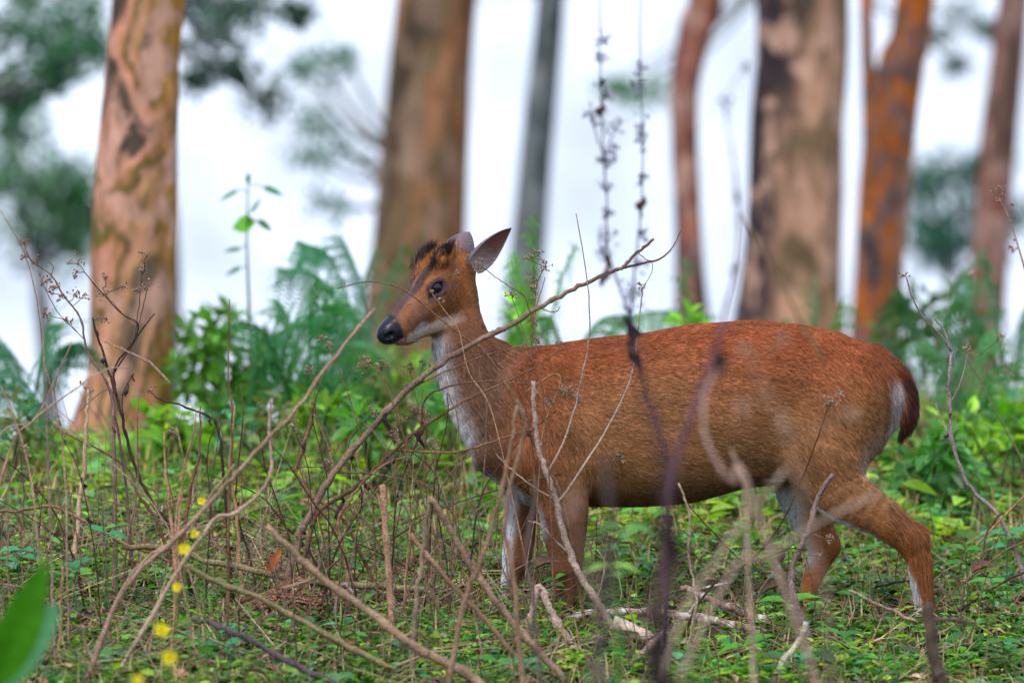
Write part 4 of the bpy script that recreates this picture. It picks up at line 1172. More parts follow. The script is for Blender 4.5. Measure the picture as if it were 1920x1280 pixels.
# single seedlings with leaves one can pick out
def seedling(u_, v_, d, L_, nl, col, label, seed, h=None, name='seedling', ratio=.42):
    r_ = np.random.default_rng(seed)
    c_ = at(u_, v_, d); g0 = float(gz(c_[0], c_[1])); O = np.array([c_[0], c_[1], g0])
    t = empty(name, O, label, 'seedling', 'leafy seedlings in the ground cover')
    topz = max(c_[2], g0 + .015)
    mb = MB(); P = smooth_path([O + [0, 0, -.01], O * .5 + np.array([c_[0], c_[1], topz]) * .5 + r_.normal(size=3) * .003, [c_[0], c_[1], topz]], 4)
    tube(mb, P, np.linspace(.002, .001, len(P)), np.asarray(col) * .7, 5); mb.build('stem', M_LEAF, t, origin=O)
    for k in range(nl):
        a = k * 2.4 + r_.uniform(0, .8); q_ = P[-1] + np.array([0, 0, -.012 * (k // 2)])
        mb = MB(); leaves(mb, [q_], [[math.cos(a), math.sin(a) * .7 - .25, r_.uniform(-.1, .5)]], [[0, -.5, 1]], L_ * r_.uniform(.7, 1.15), L_ * ratio, np.asarray(col) * r_.uniform(.75, 1.25), .25, .2)
        mb.build('leaf', M_LEAF, t, origin=O)
    return t
BRG = (.085, .30, .03); MID = (.05, .2, .03); TEA = (.05, .24, .10); YEL = (.2, .34, .03)
for k, (u_, v_, d, L_, nl, col, lb) in enumerate([
    (1475, 1128, 11.75, .060, 2, BRG, 'seedling with one long bright leaf beside the lichen-crusted branch'),
    (1395, 1210, 11.45, .060, 7, BRG, 'bushy bright green seedling in front of the lichen-crusted branches'),
    (1330, 1240, 11.3, .05, 5, MID, 'mid-green seedling between the pale broken log and the bushy seedling'),
    (1180, 1170, 11.6, .035, 3, BRG, 'small seedling growing over the pale broken log'),
    (1165, 990, 9.6, .05, 4, (.10, .33, .06), 'blurred pale green sprig under the deer\'s belly'),
    (1150, 1060, 9.7, .045, 3, (.18, .33, .06), 'blurred yellow-green sprig under the deer\'s elbow'),
    (1040, 1085, 11.9, .032, 4, MID, 'seedling growing between the deer\'s forefeet'),
    (985, 1240, 11.2, .055, 6, TEA, 'teal-green seedling below the deer\'s forefeet'),
    (930, 1240, 11.1, .05, 6, MID, 'dark green seedling among the crossing sticks'),
    (760, 1215, 11.3, .045, 5, TEA, 'teal seedling under the diagonal sticks'),
    (660, 1190, 11.4, .045, 5, BRG, 'bright seedling beside the fallen brown frond'),
    (640, 1010, 11.9, .035, 4, BRG, 'small bright seedling at the foot of the grey branch'),
    (655, 1050, 11.8, .045, 5, MID, 'grassy-leaved seedling among the dry stalks'),
    (220, 985, 11.8, .028, 3, BRG, 'twining green shoot on a dry stem'),
    (200, 1000, 11.7, .05, 3, TEA, 'seedling with narrow teal leaves by the twining shoot'),
    (140, 1060, 11.6, .04, 5, TEA, 'leafy teal seedling near the big blurred leaf'),
    (40, 1030, 11.6, .045, 5, TEA, 'pale teal seedling behind the big blurred leaf'),
    (1620, 1075, 12.05, .035, 5, BRG, 'bright seedling between the deer\'s hind legs'),
    (1600, 1115, 11.95, .034, 6, MID, 'leafy seedling beside the deer\'s far hind foot'),
    (1810, 1030, 11.95, .045, 6, MID, 'dark green seedling behind the deer\'s hind foot'),
    (1860, 1090, 11.9, .045, 5, BRG, 'bright seedling on the bank behind the deer\'s hind foot'),
    (1890, 1000, 12.1, .05, 5, TEA, 'teal-leaved seedling under the grey stem'),
    (1650, 1235, 11.4, .045, 6, BRG, 'bright seedling beside the dark stump'),
    (1880, 1200, 11.5, .045, 6, MID, 'mid-green seedling beyond the dark stump'),
    (1580, 1190, 11.5, .04, 5, MID, 'mid-green seedling below the fallen dark stick'),
    (1500, 1230, 11.35, .05, 5, TEA, 'teal seedling beside the pale curved stick'),
    (440, 1090, 11.6, .032, 4, MID, 'small seedling under the horizontal stick'),
    (310, 1070, 11.5, .03, 4, MID, 'small seedling behind the yellow flowers'),
    (420, 1210, 11.2, .05, 6, TEA, 'teal seedling under the dark diagonal stick'),
    (180, 1230, 11.1, .055, 6, (.04, .17, .06), 'dull teal seedling in front of the big blurred leaf'),
    (860, 1005, 12.3, .05, 4, BRG, 'grassy seedling in the gap before the deer\'s chest'),
    (1330, 960, 13.0, .06, 4, YEL, 'yellow-green seedling seen under the deer\'s belly'),
    (1215, 960, 12.9, .06, 4, BRG, 'upright bright seedling seen under the deer\'s belly'),
    ]):
    seedling(u_, v_, d, L_, nl, col, lb, 300 + k)
# ------------------------------------------------------------------ dry stems, sticks and branches
GREY = (.150, .095, .070); DARK = (.042, .026, .020); PALE = (.36, .25, .165); TAN_ = (.27, .16, .085); BRN = (.130, .070, .040); MAUVE = (.15, .085, .105); OLV = (.17, .135, .070)
SEED_C = (.22, .145, .105)

def seed_head(parent, O, p0, dr, size, seed, col=SEED_C, nst=7):
    """dried umbel: fine rays each ending in small capsules"""
    r_ = np.random.default_rng(seed); mb = MB(); dr = norm(dr)
    for k in range(nst):
        e = p0 + norm(dr + r_.normal(size=3) * .55) * size * r_.uniform(.55, 1.05)
        m_ = (p0 + e) / 2 + r_.normal(size=3) * size * .06
        tube(mb, smooth_path([p0, m_, e], 2), .00042, np.asarray(col) * .7, 3)
        for q_ in range(r_.integers(2, 5)):
            c_ = e + r_.normal(size=3) * size * .11; rr = r_.uniform(.0011, .0023)
            V = c_ + np.array([[1, 0, 0], [-1, 0, 0], [0, 1, 0], [0, -1, 0], [0, 0, 1.2], [0, 0, -1.2]]) * rr
            mb.add(V, [np.array([[0, 2, 4], [2, 1, 4], [1, 3, 4], [3, 0, 4], [2, 0, 5], [1, 2, 5], [3, 1, 5], [0, 3, 5]])], np.asarray(col) * r_.uniform(.6, 1.5))
    return mb.build('seed_head', M_LITTER, parent, origin=O, smooth=False)

def withered(parent, O, p0, L_, seed, col=(.055, .035, .03)):
    """shrivelled hanging leaf"""
    r_ = np.random.default_rng(seed); mb = MB()
    n_ = 7; t = np.linspace(0, 1, n_)
    P = p0 + np.stack([L_ * .14 * np.sin(t * 5 + seed), L_ * .2 * np.cos(t * 4 + seed) - L_ * .2, -L_ * t], 1)
    w = L_ * .26 * np.sin(np.pi * np.clip(t, .06, .97)) * r_.uniform(.6, 1.3, n_)
    a = t * 4 + seed; sd = np.stack([np.cos(a), np.sin(a), 0 * a], 1)
    fold = np.stack([-np.sin(a), np.cos(a), 0 * a], 1) * w[:, None] * .6
    V = np.stack([P - sd * w[:, None], P + fold, P + sd * w[:, None]], 1).reshape(-1, 3)
    i = np.arange(n_ - 1)[:, None] * 3; j = np.arange(2)[None]
    mb.add(V, [np.stack([i + j, i + j + 1, i + j + 4, i + j + 3], -1).reshape(-1, 4)], np.asarray(col) * r_.uniform(.7, 1.4))
    return mb.build('withered_leaf', M_LITTER, parent, origin=O)

SK = [0]
def stick(label, d, path, r0, r1, col, branches=(), heads=(), dead=(), group='dry stems and sticks in the tangle', name='dry_weed', cat='dry weed', root=True, nodes=True, n=7, col2=None, mat=None, nst=7, head_col=SEED_C):
    """path in photograph pixels from foot to tip; d = distance (or (foot, tip)); radii in pixels of the photograph"""
    SK[0] += 1; sd = SK[0]
    r_ = np.random.default_rng(900 + sd)
    d0, d1 = d if isinstance(d, tuple) else (d, d)
    L_ = len(path); dd = np.linspace(d0, d1, L_)
    pts = [at(u_, v_, dk) for (u_, v_), dk in zip(path, dd)]
    ra = list(np.linspace(r0, r1, L_) * dd / 12000 * (.78 if 9 < d0 < 11.45 else 1))
    if root:
        dv = norm(pts[0] - pts[1]); 
        dv = norm(dv * np.array([.6, .6, 1]) + [0, 0, -.35]) if dv[2] < -.15 else norm([dv[0] * .2, dv[1] * .2, -1])
        p_ = pts[0].copy(); step = 0
        while p_[2] > float(gz(p_[0], p_[1])) - .03 and step < 400:
            p_ = p_ + dv * .01; step += 1
        if step > 2: pts.insert(0, p_); ra.insert(0, ra[0] * 1.1)
    P = smooth_path(pts, 6); m_ = len(P)
    rr = np.interp(np.linspace(0, 1, m_), np.linspace(0, 1, len(ra)), ra)
    wob = r_.normal(size=(m_, 3)) * np.minimum(rr, .003)[:, None] * .38; wob[0] = wob[-1] = 0
    P = P + wob
    if nodes:
        for k in range(3, m_ - 2, r_.integers(6, 11)): rr[k] *= 1.28
    O = pts[0].copy()
    has = len(branches) or len(heads) or len(dead)
    mb = MB(); tube(mb, P, rr, col, n, .06, col2, sd)
    if name == 'dry_weed' and not has: name, cat = 'dry_twig', 'twig'
    if not has:
        o = mb.build(name, mat or M_TWIG, None, origin=O)
        return tag(o, label, cat, group)
    t = empty(name, O, label, cat, group)
    mb.build('stem', mat or M_TWIG, t, origin=O)
    allP = [P]
    for (bp, b0, b1) in branches:
        bpts = [at(u_, v_, d0 + (d1 - d0) * .5 + .02 * k * math.sin(sd + len(allP))) for k, (u_, v_) in enumerate(bp)]
        near_ = np.concatenate(allP); k_ = np.argmin(np.linalg.norm((near_ - bpts[0])[:, [0, 2]], axis=1)); bpts[0] = near_[k_]
        B = smooth_path(bpts, 6); rb = np.linspace(b0, b1, len(B)) * d0 / 12000
        B[1:-1] += r_.normal(size=(len(B) - 2, 3)) * .0005
        mb = MB(); tube(mb, B, rb, np.asarray(col) * r_.uniform(.85, 1.2), 6, .05); mb.build('branch', mat or M_TWIG, t, origin=O)
        allP.append(B)
    near_ = np.concatenate(allP)
    for k, h in enumerate(heads):
        u_, v_, sz = h[:3]; p0 = at(u_, v_, (d0 + d1) / 2); k_ = np.argmin(np.linalg.norm((near_ - p0)[:, [0, 2]], axis=1)); q_ = near_[k_]
        dirn = norm(p0 - q_ + np.array([0, 0, .004])); 
        hb = MB()
        seed_head(t, O, q_ if np.linalg.norm(p0 - q_) < .02 else p0, dirn, sz / 1000 * d0 / 12, sd * 20 + k, head_col, nst)
        if np.linalg.norm(p0 - q_) >= .02:
            tube(hb, smooth_path([q_, (q_ + p0) / 2 + r_.normal(size=3) * .003, p0], 3), .0007, np.asarray(col) * .9, 4); hb.build('stalk', M_TWIG, t, origin=O)
    for k, (u_, v_, sz) in enumerate(dead):
        p0 = at(u_, v_, (d0 + d1) / 2); k_ = np.argmin(np.linalg.norm((near_ - p0)[:, [0, 2]], axis=1))
        withered(t, O, near_[k_], sz / 1000, sd * 3 + k)
    return t

# --- sharp, close in front of the deer
stick('long grey branch crossing the deer\'s neck and forking beyond its ear', 11.70, [(532, 1130), (558, 1015), (575, 975), (600, 930), (628, 885), (690, 810), (760, 735), (815, 690), (905, 635), (960, 608), (1010, 578), (1060, 550), (1110, 527), (1150, 508), (1165, 502), (1190, 480), (1226, 448)], 7.5, 2.6, GREY,
      branches=[([(1163, 503), (1200, 495), (1240, 484), (1262, 462), (1276, 434)], 2.6, 1.2), ([(905, 635), (912, 628), (925, 618)], 2.2, 1.2), ([(1200, 478), (1212, 487), (1222, 490), (1222, 510), (1205, 540)], 1.1, .6), ([(1005, 582), (1003, 610), (985, 640), (960, 668)], 1.8, .8), ([(625, 880), (615, 835), (588, 775)], 2.6, 1.8), ([(632, 885), (700, 888), (760, 900), (815, 912)], 2.0, 1.0),
                ([(760, 737), (800, 712), (850, 690), (905, 668), (950, 655), (1005, 640)], 1.9, .8), ([(1010, 578), (1040, 585), (1050, 575)], 1.2, .8)],
      heads=[(1000, 600, 20), (1008, 635, 16)], dead=[(728, 770, 36), (560, 1010, 22), (665, 845, 24)], name='dry_branch', cat='branch')
stick('arching bare twig hooking over in front of the deer\'s eye', 11.72, [(1060, 960), (1022, 868), (1003, 835), (980, 790), (958, 738), (935, 695), (900, 652), (860, 625), (810, 585), (760, 545), (715, 530), (680, 529), (632, 541)], 3.4, .8, BRN, name='dry_twig', cat='twig')
stick('pale forked stick standing up against the deer\'s shoulder', 11.68, [(1200, 1240), (1145, 1170), (1118, 1125), (1090, 1085), (1070, 1040), (1053, 990), (1042, 935), (1025, 890), (1010, 840), (1003, 780), (1000, 714)], 8, 4.2, (.27, .20, .165),
      branches=[([(1026, 886), (1060, 820), (1088, 722), (1105, 625), (1100, 520), (1080, 400)], 2.2, 1.0), ([(1047, 942), (1090, 880), (1150, 782), (1185, 700), (1198, 605), (1205, 542)], 2.4, 1.1), ([(1068, 1042), (1040, 1012), (1015, 985), (990, 976)], 2.4, 1.2), ([(1042, 938), (1000, 912), (960, 880), (930, 850)], 1.6, .9), ([(1118, 1125), (1135, 1060), (1120, 1030)], 1.8, 1.0)],
      heads=[(1205, 540, 14)], name='dry_branch', cat='branch')
stick('thin dark branch running parallel below the long grey branch', 11.74, [(560, 1130), (590, 970), (650, 925), (705, 880), (760, 825), (800, 796), (860, 757), (905, 735), (950, 715), (1000, 690), (1050, 655)], 4.2, 1.2, BRN,
      branches=[([(745, 838), (840, 848), (900, 836), (960, 815), (1003, 804)], 2.6, 1.6), ([(770, 752), (800, 745), (860, 720), (930, 714), (1000, 722), (1060, 735)], 2.2, .9), ([(800, 796), (790, 770), (770, 765)], 1.6, .8)],
      heads=[(1060, 735, 24), (1078, 745, 20), (1050, 655, 16)], dead=[(780, 815, 34), (640, 930, 44), (725, 840, 36), (790, 800, 40), (690, 900, 26)], name='dry_branch', cat='branch')
stick('wiry stalk with a dry umbel hanging over the deer\'s shoulder', 11.75, [(1010, 900), (1020, 800), (1050, 720), (1040, 700), (1005, 720), (985, 735)], 1.2, .7, TAN_, heads=[(1050, 735, 28), (1070, 740, 24), (1000, 735, 18), (1030, 760, 18)])
stick('fine stalk of dry umbels between the deer\'s ear and the branch', 11.66, [(1030, 900), (1012, 700), (1000, 620), (985, 560), (960, 540), (930, 520), (905, 500)], 1.5, .8, BRN, heads=[(895, 495, 18), (905, 508, 16), (865, 510, 14), (880, 490, 12)])
stick('leaning stalk topped by several umbels in front of the slim grey-green trunk', 11.78, [(1000, 860), (985, 760), (995, 680), (1000, 600), (1005, 540), (1020, 500)], 1.6, .9, BRN,
      branches=[([(1000, 600), (1010, 560), (1022, 520)], 1.1, .7), ([(995, 680), (975, 600), (960, 560)], 1.0, .6)],
      heads=[(1022, 505, 20), (1000, 525, 20), (1000, 490, 18), (960, 555, 16), (998, 545, 18), (1010, 480, 14)])
stick('thin stalk with tiny umbel in front of the deer\'s cheek', 11.62, [(930, 800), (880, 700), (860, 620), (832, 580), (810, 550)], 1.2, .6, TAN_, heads=[(829, 565, 10), (806, 537, 6)])
stick('forked dark stem in the gap before the deer\'s chest', 11.8, [(650, 985), (585, 930), (556, 890), (558, 870), (575, 820), (586, 775), (588, 752)], 3.2, 4.0, BRN,
      branches=[([(560, 878), (600, 875), (612, 872)], 1.2, .8)], heads=[(612, 872, 14)], dead=[(570, 830, 20)])
stick('curving brown stem looping up through the tangle', 11.72, [(650, 1080), (640, 1020), (635, 975), (655, 940), (680, 905), (710, 878), (740, 862), (765, 855)], 4.2, 1.4, (.22, .12, .075))
stick('upright snapped pale cane in the tangle', 11.5, [(738, 1200), (728, 1060), (722, 980), (716, 908)], 7, 6, (.28, .165, .105), name='dry_cane', cat='cane')
for k, (pth, r_a, c_) in enumerate([
    ([(830, 1060), (800, 960), (770, 860), (730, 740), (700, 690), (660, 660)], 1.8, BRN), ([(845, 1100), (850, 950), (860, 800), (838, 735)], 1.6, BRN), ([(760, 1090), (772, 950), (775, 860)], 1.8, TAN_),
    ([(870, 1080), (840, 960), (815, 880), (790, 740)], 1.4, BRN), ([(815, 905), (825, 850), (840, 780), (838, 735)], 1.6, DARK), ([(780, 960), (805, 880), (820, 855)], 1.4, BRN),
    ([(870, 990), (900, 940), (908, 880), (912, 760), (900, 700), (905, 650)], 1.6, GREY), ([(860, 995), (830, 940), (790, 905), (740, 880)], 1.8, BRN), ([(700, 1000), (660, 960), (655, 930)], 1.8, BRN)]):
    stick({2: 'tan upright wiry stem among brown ones below the deer\'s chin', 4: 'darkest short wiry stem below the deer\'s chin', 6: 'grey wiry stem curving up over the deer\'s throat', 0: 'long wiry stem leaning out of the tangle past the stout slanting cane\'s tip'}.get(k, 'wiry brown stem woven through the tangle below the deer\'s chin'), 11.62 + .03 * k, pth, r_a, .7, c_, name='dry_twig', cat='twig', group='wiry stems below the deer\'s chin')
for k, (pth, hd) in enumerate([
    ([(700, 980), (690, 880), (660, 760), (625, 670), (605, 640)], [(600, 630, 14), (618, 650, 12)]), ([(740, 960), (745, 830), (740, 740), (720, 690)], [(690, 680, 18), (705, 690, 16), (725, 680, 14)]),
    ([(770, 960), (750, 780), (715, 700), (690, 690)], [(672, 690, 20), (688, 672, 16)]), ([(800, 960), (790, 790), (775, 730)], [(770, 700, 20), (790, 695, 22), (760, 735, 14)]), ([(600, 980), (560, 860), (590, 760), (580, 700)], [(580, 690, 14), (598, 715, 16)]),
    ([(800, 940), (795, 820), (780, 780)], [(775, 775, 24), (790, 765, 20)])]):
    stick({0: 'hair-thin stalk with two tiny umbels beside the stout slanting cane', 1: 'hair-thin stalk topped by three close umbels below the deer\'s muzzle', 3: 'thin stalk with the fullest pale umbels below the deer\'s jaw', 4: 'crooked thin stalk with umbels next to the forked dark stem'}.get(k, 'hair-thin stalk ending in a pair of brown umbels below the deer\'s muzzle'), 11.7 + .1 * k, pth, 1.4, .6, BRN, heads=hd, group='umbel stalks below the deer\'s muzzle')

r8 = np.random.default_rng(88)
for k in range(34):
    u0 = r8.uniform(560, 930) if k < 24 else r8.uniform(20, 480); v0 = r8.uniform(1010, 1120)
    hgt = r8.uniform(120, 330); lean_ = r8.normal() * 190
    pth = [(u0, v0), (u0 + lean_ * .25 + r8.normal() * 12, v0 - hgt * .4), (u0 + lean_ * .6 + r8.normal() * 18, v0 - hgt * .75), (u0 + lean_ + r8.normal() * 20, v0 - hgt)]
    e_ = pth[-1]
    if k % 3 == 0:
        stick('wiry brown stalk with a small dry umbel woven through the tangle', 11.45 + r8.random() * .45, pth, 1.5, .7, (BRN, DARK, TAN_)[k % 2], heads=[(e_[0], e_[1] - 6, 15), (e_[0] + 12, e_[1] + 4, 12)], dead=[(pth[1][0], pth[1][1], 20)] if k % 2 else [], group='umbel stalks woven through the tangle')
    else:
        stick('wiry brown stem woven through the tangle below the deer\'s chin' if k < 24 else 'wiry brown stem among the seed stalks', 11.45 + r8.random() * .45, pth, r8.uniform(1.2, 2.2), .7, (BRN, DARK, GREY)[k % 3], name='dry_twig', cat='twig', group='wiry stems below the deer\'s chin' if k < 24 else 'wiry stems among the seed stalks')

# --- left-hand stand of seed stalks
stick('dark curving stem with leaning seed sprays in front of the pink and gold trunk', 11.8, [(330, 1010), (290, 950), (255, 880), (235, 810), (218, 745), (205, 700), (190, 650), (175, 600)], 3.8, 1.8, DARK,
      branches=[([(218, 745), (215, 690), (250, 640), (258, 607), (228, 588), (190, 548), (158, 510)], 2.0, 1.0), ([(252, 630), (262, 560), (266, 515)], 1.2, .7), ([(235, 700), (265, 620), (290, 588)], 2.0, 1.2), ([(228, 588), (205, 560), (192, 540)], 1.0, .6), ([(222, 790), (230, 740), (250, 700)], 1.4, .8), ([(190, 650), (178, 620), (174, 595)], 1.2, .7), ([(258, 612), (270, 570), (275, 545)], 1.2, .7)],
      heads=[(148, 495, 24), (145, 510, 16), (270, 490, 20), (262, 500, 16), (224, 540, 18), (198, 522, 14), (276, 540, 24), (255, 548, 14), (193, 555, 16), (180, 600, 22)], dead=[(230, 720, 24), (190, 668, 20), (252, 705, 16)], group='seed stalks in front of the pink and gold trunk')
stick('straight grey stem beside the dark curving stem', 11.82, [(215, 1030), (215, 950), (214, 860), (212, 740), (210, 690)], 4.2, 2.4, (.17, .10, .085), branches=[([(212, 730), (190, 735), (150, 770)], 1.3, .8)], dead=[(214, 800, 16)], group='seed stalks in front of the pink and gold trunk')
stick('leaning stalk strung with rusty seed clusters beside the pink and gold trunk', 11.85, [(235, 900), (205, 735), (165, 660), (150, 595), (120, 555), (95, 515), (60, 490), (48, 468)], 2.6, 1.0, (.13, .075, .065),
      branches=[([(150, 595), (125, 560), (85, 545)], 1.1, .7), ([(165, 640), (120, 600), (85, 590)], 1.1, .7), ([(130, 640), (105, 580), (70, 505)], 1.1, .7), ([(95, 515), (100, 500), (90, 490)], .9, .6)],
      heads=[(48, 470, 20), (52, 485, 16), (68, 498, 18), (88, 540, 24), (100, 545, 18), (85, 530, 16), (115, 555, 12), (85, 588, 16), (125, 605, 16), (138, 555, 16), (152, 560, 14)], group='seed stalks in front of the pink and gold trunk', head_col=(.20, .10, .065))
stick('pale upright cane behind the seed stalks', 11.9, [(140, 1060), (147, 960), (157, 880), (163, 790), (166, 730)], 4.2, 3.4, PALE, branches=[([(163, 740), (152, 715), (150, 720)], 1.6, 1.2)], heads=[(168, 738, 14)], dead=[(155, 900, 24)], group='seed stalks in front of the pink and gold trunk')
stick('long blurred upright stalk at the far left of the seed stalks', 11.0, [(98, 1080), (92, 950), (88, 800), (84, 690), (70, 560), (40, 460), (0, 395)], 2.6, 1.2, (.21, .13, .11), group='blurred stalks beside the seed stalks')
for k, pth in enumerate([[(10, 870), (60, 790), (140, 730), (200, 692), (245, 690)], [(-30, 850), (60, 790), (100, 720), (135, 640)], [(125, 1010), (120, 860), (100, 740), (85, 690)], [(70, 1000), (50, 860), (10, 740), (-20, 700)],
                         [(330, 1040), (290, 950), (200, 860), (100, 790)], [(320, 720), (280, 680), (220, 650), (195, 640)]]):
    stick({0: 'soft stalk arching level across the foot of the pink and gold trunk', 5: 'short pale loose stalk lying across the seed stalks', 4: 'soft stalk slanting down from the fern to the yellow bud'}.get(k, 'soft upright stalk among the fern fronds beside the seed stalks'), 11.05 + .08 * k, pth, 2.6, 1.3, (.27, .18, .13), group='blurred stalks beside the seed stalks', name='dry_twig', cat='twig', root=k not in (5,), nodes=False)
stick('thin stalk with a curled dry umbel reaching over the light green plant', 11.85, [(420, 890), (408, 800), (395, 782), (340, 760), (300, 748), (285, 738)], 3.0, .9, DARK, heads=[(282, 735, 14)], dead=[(394, 790, 16), (408, 785, 12)])
for k, pth in enumerate([[(340, 930), (350, 860), (365, 800), (368, 770)], [(430, 960), (435, 780), (428, 700), (430, 560)], [(320, 960), (310, 890), (308, 810)], [(355, 930), (372, 860), (376, 760)], [(445, 980), (432, 880), (440, 760)], [(300, 990), (260, 930), (230, 870), (100, 800)]]):
    stick({1: 'tallest bare stalk reaching up past the rounded mid-green shrub', 5: 'long bare stalk bending over towards the fern'}.get(k, ('tan', 'brown')[k % 2] + ' bare stalk rising from the light green plant'), 11.2 + .15 * k, pth, 3.4, 1.4, (TAN_, BRN)[k % 2], group='bare stalks between the seed stalks and the grey branch', name='dry_twig', cat='twig')
stick('stout slanting cane, slightly blurred, pointing at the deer\'s muzzle', 10.9, [(230, 1110), (330, 1010), (400, 935), (450, 880), (500, 825), (560, 762), (620, 680), (703, 578)], 6, 4.6, (.23, .145, .105), name='dry_cane', cat='cane')
stick('pale hooked stem crossing the stout slanting cane', 11.0, [(380, 1000), (440, 965), (480, 930), (505, 895), (508, 850), (505, 790), (510, 748)], 5, 3.6, (.31, .215, .16))

# --- sticks lying and leaning in the foreground tangle
stick('long knobbly fallen stick lying level across the tangle', 11.72, [(230, 1025), (330, 1027), (380, 1050), (440, 1062), (520, 1077), (600, 1092), (700, 1098), (800, 1106)], 5, 7.5, OLV, branches=[([(470, 1078), (480, 1065), (497, 1058)], 3, 2), ([(500, 1072), (470, 1110)], 2.4, 1.4)], name='fallen_stick', cat='stick', root=False, dead=[])
stick('reddish pair of runners lying across the far left ground', 11.75, [(-20, 958), (40, 956), (90, 948), (130, 962), (180, 990), (250, 1025), (330, 1055), (390, 1085)], 2.6, 2.6, (.20, .095, .065), name='fallen_stick', cat='stick', root=False)
for k, (pth, r_a, r_b, c_, d_, lb) in enumerate([
    ([(905, 1285), (830, 1240), (760, 1200), (680, 1140), (600, 1080), (545, 1030), (500, 985)], 12, 7, (.25, .165, .11), 10.9, 'thick tan stick slanting down beneath the deer\'s chest, out of focus'),
    ([(730, 1255), (650, 1212), (560, 1160), (470, 1115), (390, 1082), (350, 1060)], 8, 6, OLV, 11.1, 'olive-brown stick slanting under the level knobbly stick'),
    ([(1060, 1280), (990, 1200), (940, 1140), (890, 1070), (850, 1000), (806, 932)], 9, 7, (.20, .13, .09), 11.15, 'brown stick slanting down to the deer\'s forefeet from a forked top'),
    ([(1020, 1290), (960, 1222), (900, 1150), (830, 1078), (770, 1000)], 7, 5, (.20, .12, .07), 11.25, 'thinner brown stick beside the forked-top stick'),
    ([(780, 1130), (790, 1060), (797, 1000), (806, 932)], 6, 5, (.19, .14, .10), 11.15, 'short upright prop meeting the forked-top stick'),
    ([(640, 1290), (560, 1250), (470, 1200), (400, 1170), (360, 1160)], 8, 6, (.075, .055, .065), 10.9, 'dark diagonal stick lying below the olive-brown stick'),
    ([(960, 1070), (945, 1000), (960, 900), (985, 800), (968, 750)], 6, 4, (.19, .115, .075), 10.6, 'blurred brown stem rising in front of the deer\'s chest'),
    ([(870, 1130), (900, 1060), (930, 960), (955, 850), (970, 760)], 6, 4, (.19, .115, .075), 10.7, 'blurred stem leaning onto the deer\'s chest'),
    ([(640, 1095), (690, 1150), (735, 1200), (770, 1225)], 3.4, 2.6, (.24, .19, .20), 11.6, 'slim silver twig lying across the slanting sticks'),
    ([(370, 1120), (330, 1000), (345, 880), (330, 800)], 2.6, 1.8, (.26,.17,.11), 11.2, 'blurred stem standing behind the yellow flowers'),
    ([(300, 1120), (330, 1050), (380, 950), (440, 870)], 2.6, 1.8, (.26,.17,.11), 11.2, 'blurred slanting stem left of the stout slanting cane'),
    ([(240, 1085), (330, 1010), (420, 970), (480, 930)], 2.6, 1.8, (.26,.17,.11), 11.2, 'blurred low stem running up to the pale hooked stem'),
    ([(100, 1280), (112, 1200), (115, 1120), (118, 1060)], 3, 3, (.27, .17, .08), 11.2, 'straw-coloured upright stalk behind the big blurred leaf'),
    ([(210, 1280), (165, 1220), (155, 1170)], 5, 4, (.19, .14, .10), 11.0, 'bent grey stalk below the yellow flowers')]):
    stick(lb, d_, pth, r_a, r_b, c_, name='slanting_stick', cat='stick', group='sticks crossing in the foreground tangle', branches=[([(595, 1085), (540, 1100), (530, 1100)], 3, 2)] if k == 0 else [], n=9)
stick('pale split stick bent in two before the deer\'s forefoot', 11.5, [(1130, 1285), (1100, 1240), (1060, 1190), (1030, 1140), (1010, 1098), (1000, 1138), (985, 1190)], 8, 6, (.36, .25, .21), name='fallen_stick', cat='stick', n=8)

# --- lichen-crusted branches at the deer's feet
m, n_, l, out = new_mat('lichen_bark')
tcn = n_.new('ShaderNodeNewGeometry')
n1 = n_.new('ShaderNodeTexNoise'); n1.inputs['Scale'].default_value = 55; n1.inputs['Detail'].default_value = 5
l.new(tcn.outputs['Position'], n1.inputs['Vector'])
rr_ = n_.new('ShaderNodeValToRGB'); e_ = rr_.color_ramp.elements
e_[0].position = .40; e_[0].color = (.13, .075, .06, 1); e_[1].position = .62; e_[1].color = (.46, .46, .42, 1)
q_ = rr_.color_ramp.elements.new(.5); q_.color = (.26, .17, .13, 1)
l.new(n1.outputs['Fac'], rr_.inputs['Fac'])
p = n_.new('ShaderNodeBsdfPrincipled'); p.inputs['Roughness'].default_value = .9
c, n2 = mul_noise(n_, l, rr_.outputs['Color'], 220, .6, 1.3, 4, tcn.outputs['Position'])
l.new(c, p.inputs['Base Color'])
b = n_.new('ShaderNodeBump'); b.inputs['Strength'].default_value = .6; b.inputs['Distance'].default_value = .003
l.new(n1.outputs['Fac'], b.inputs['Height']); l.new(b.outputs[0], p.inputs['Normal'])
l.new(p.outputs[0], out.inputs['Surface'])
M_LICH = m
LG = 'lichen-crusted branches at the deer\'s feet'
stick('lichen-crusted branch lying behind the pale broken log', 11.78, [(1060, 1158), (1150, 1146), (1230, 1148), (1300, 1156), (1380, 1172), (1470, 1198), (1520, 1215)], 7, 9, (1, 1, 1), name='lichen_branch', cat='branch', group=LG, mat=M_LICH, root=False, n=10, branches=[([(1290, 1155), (1310, 1120), (1290, 1105)], 4, 3)])
stick('upper lichen-crusted branch slanting behind the first one', 11.88, [(1275, 1102), (1300, 1108), (1340, 1126), (1400, 1150), (1470, 1172), (1540, 1190)], 6, 7.5, (1, 1, 1), name='lichen_branch', cat='branch', group=LG, mat=M_LICH, root=False, n=10, branches=[([(1300, 1108), (1340, 1098), (1365, 1092)], 3, 2)])
stick('pale barked broken log end in front of the lichen-crusted branches', 11.5, [(1148, 1166), (1185, 1182), (1225, 1205), (1270, 1240), (1330, 1290)], 15, 11, (.42, .31, .26), name='broken_log', cat='log', group=None, root=False, n=12, nodes=False)
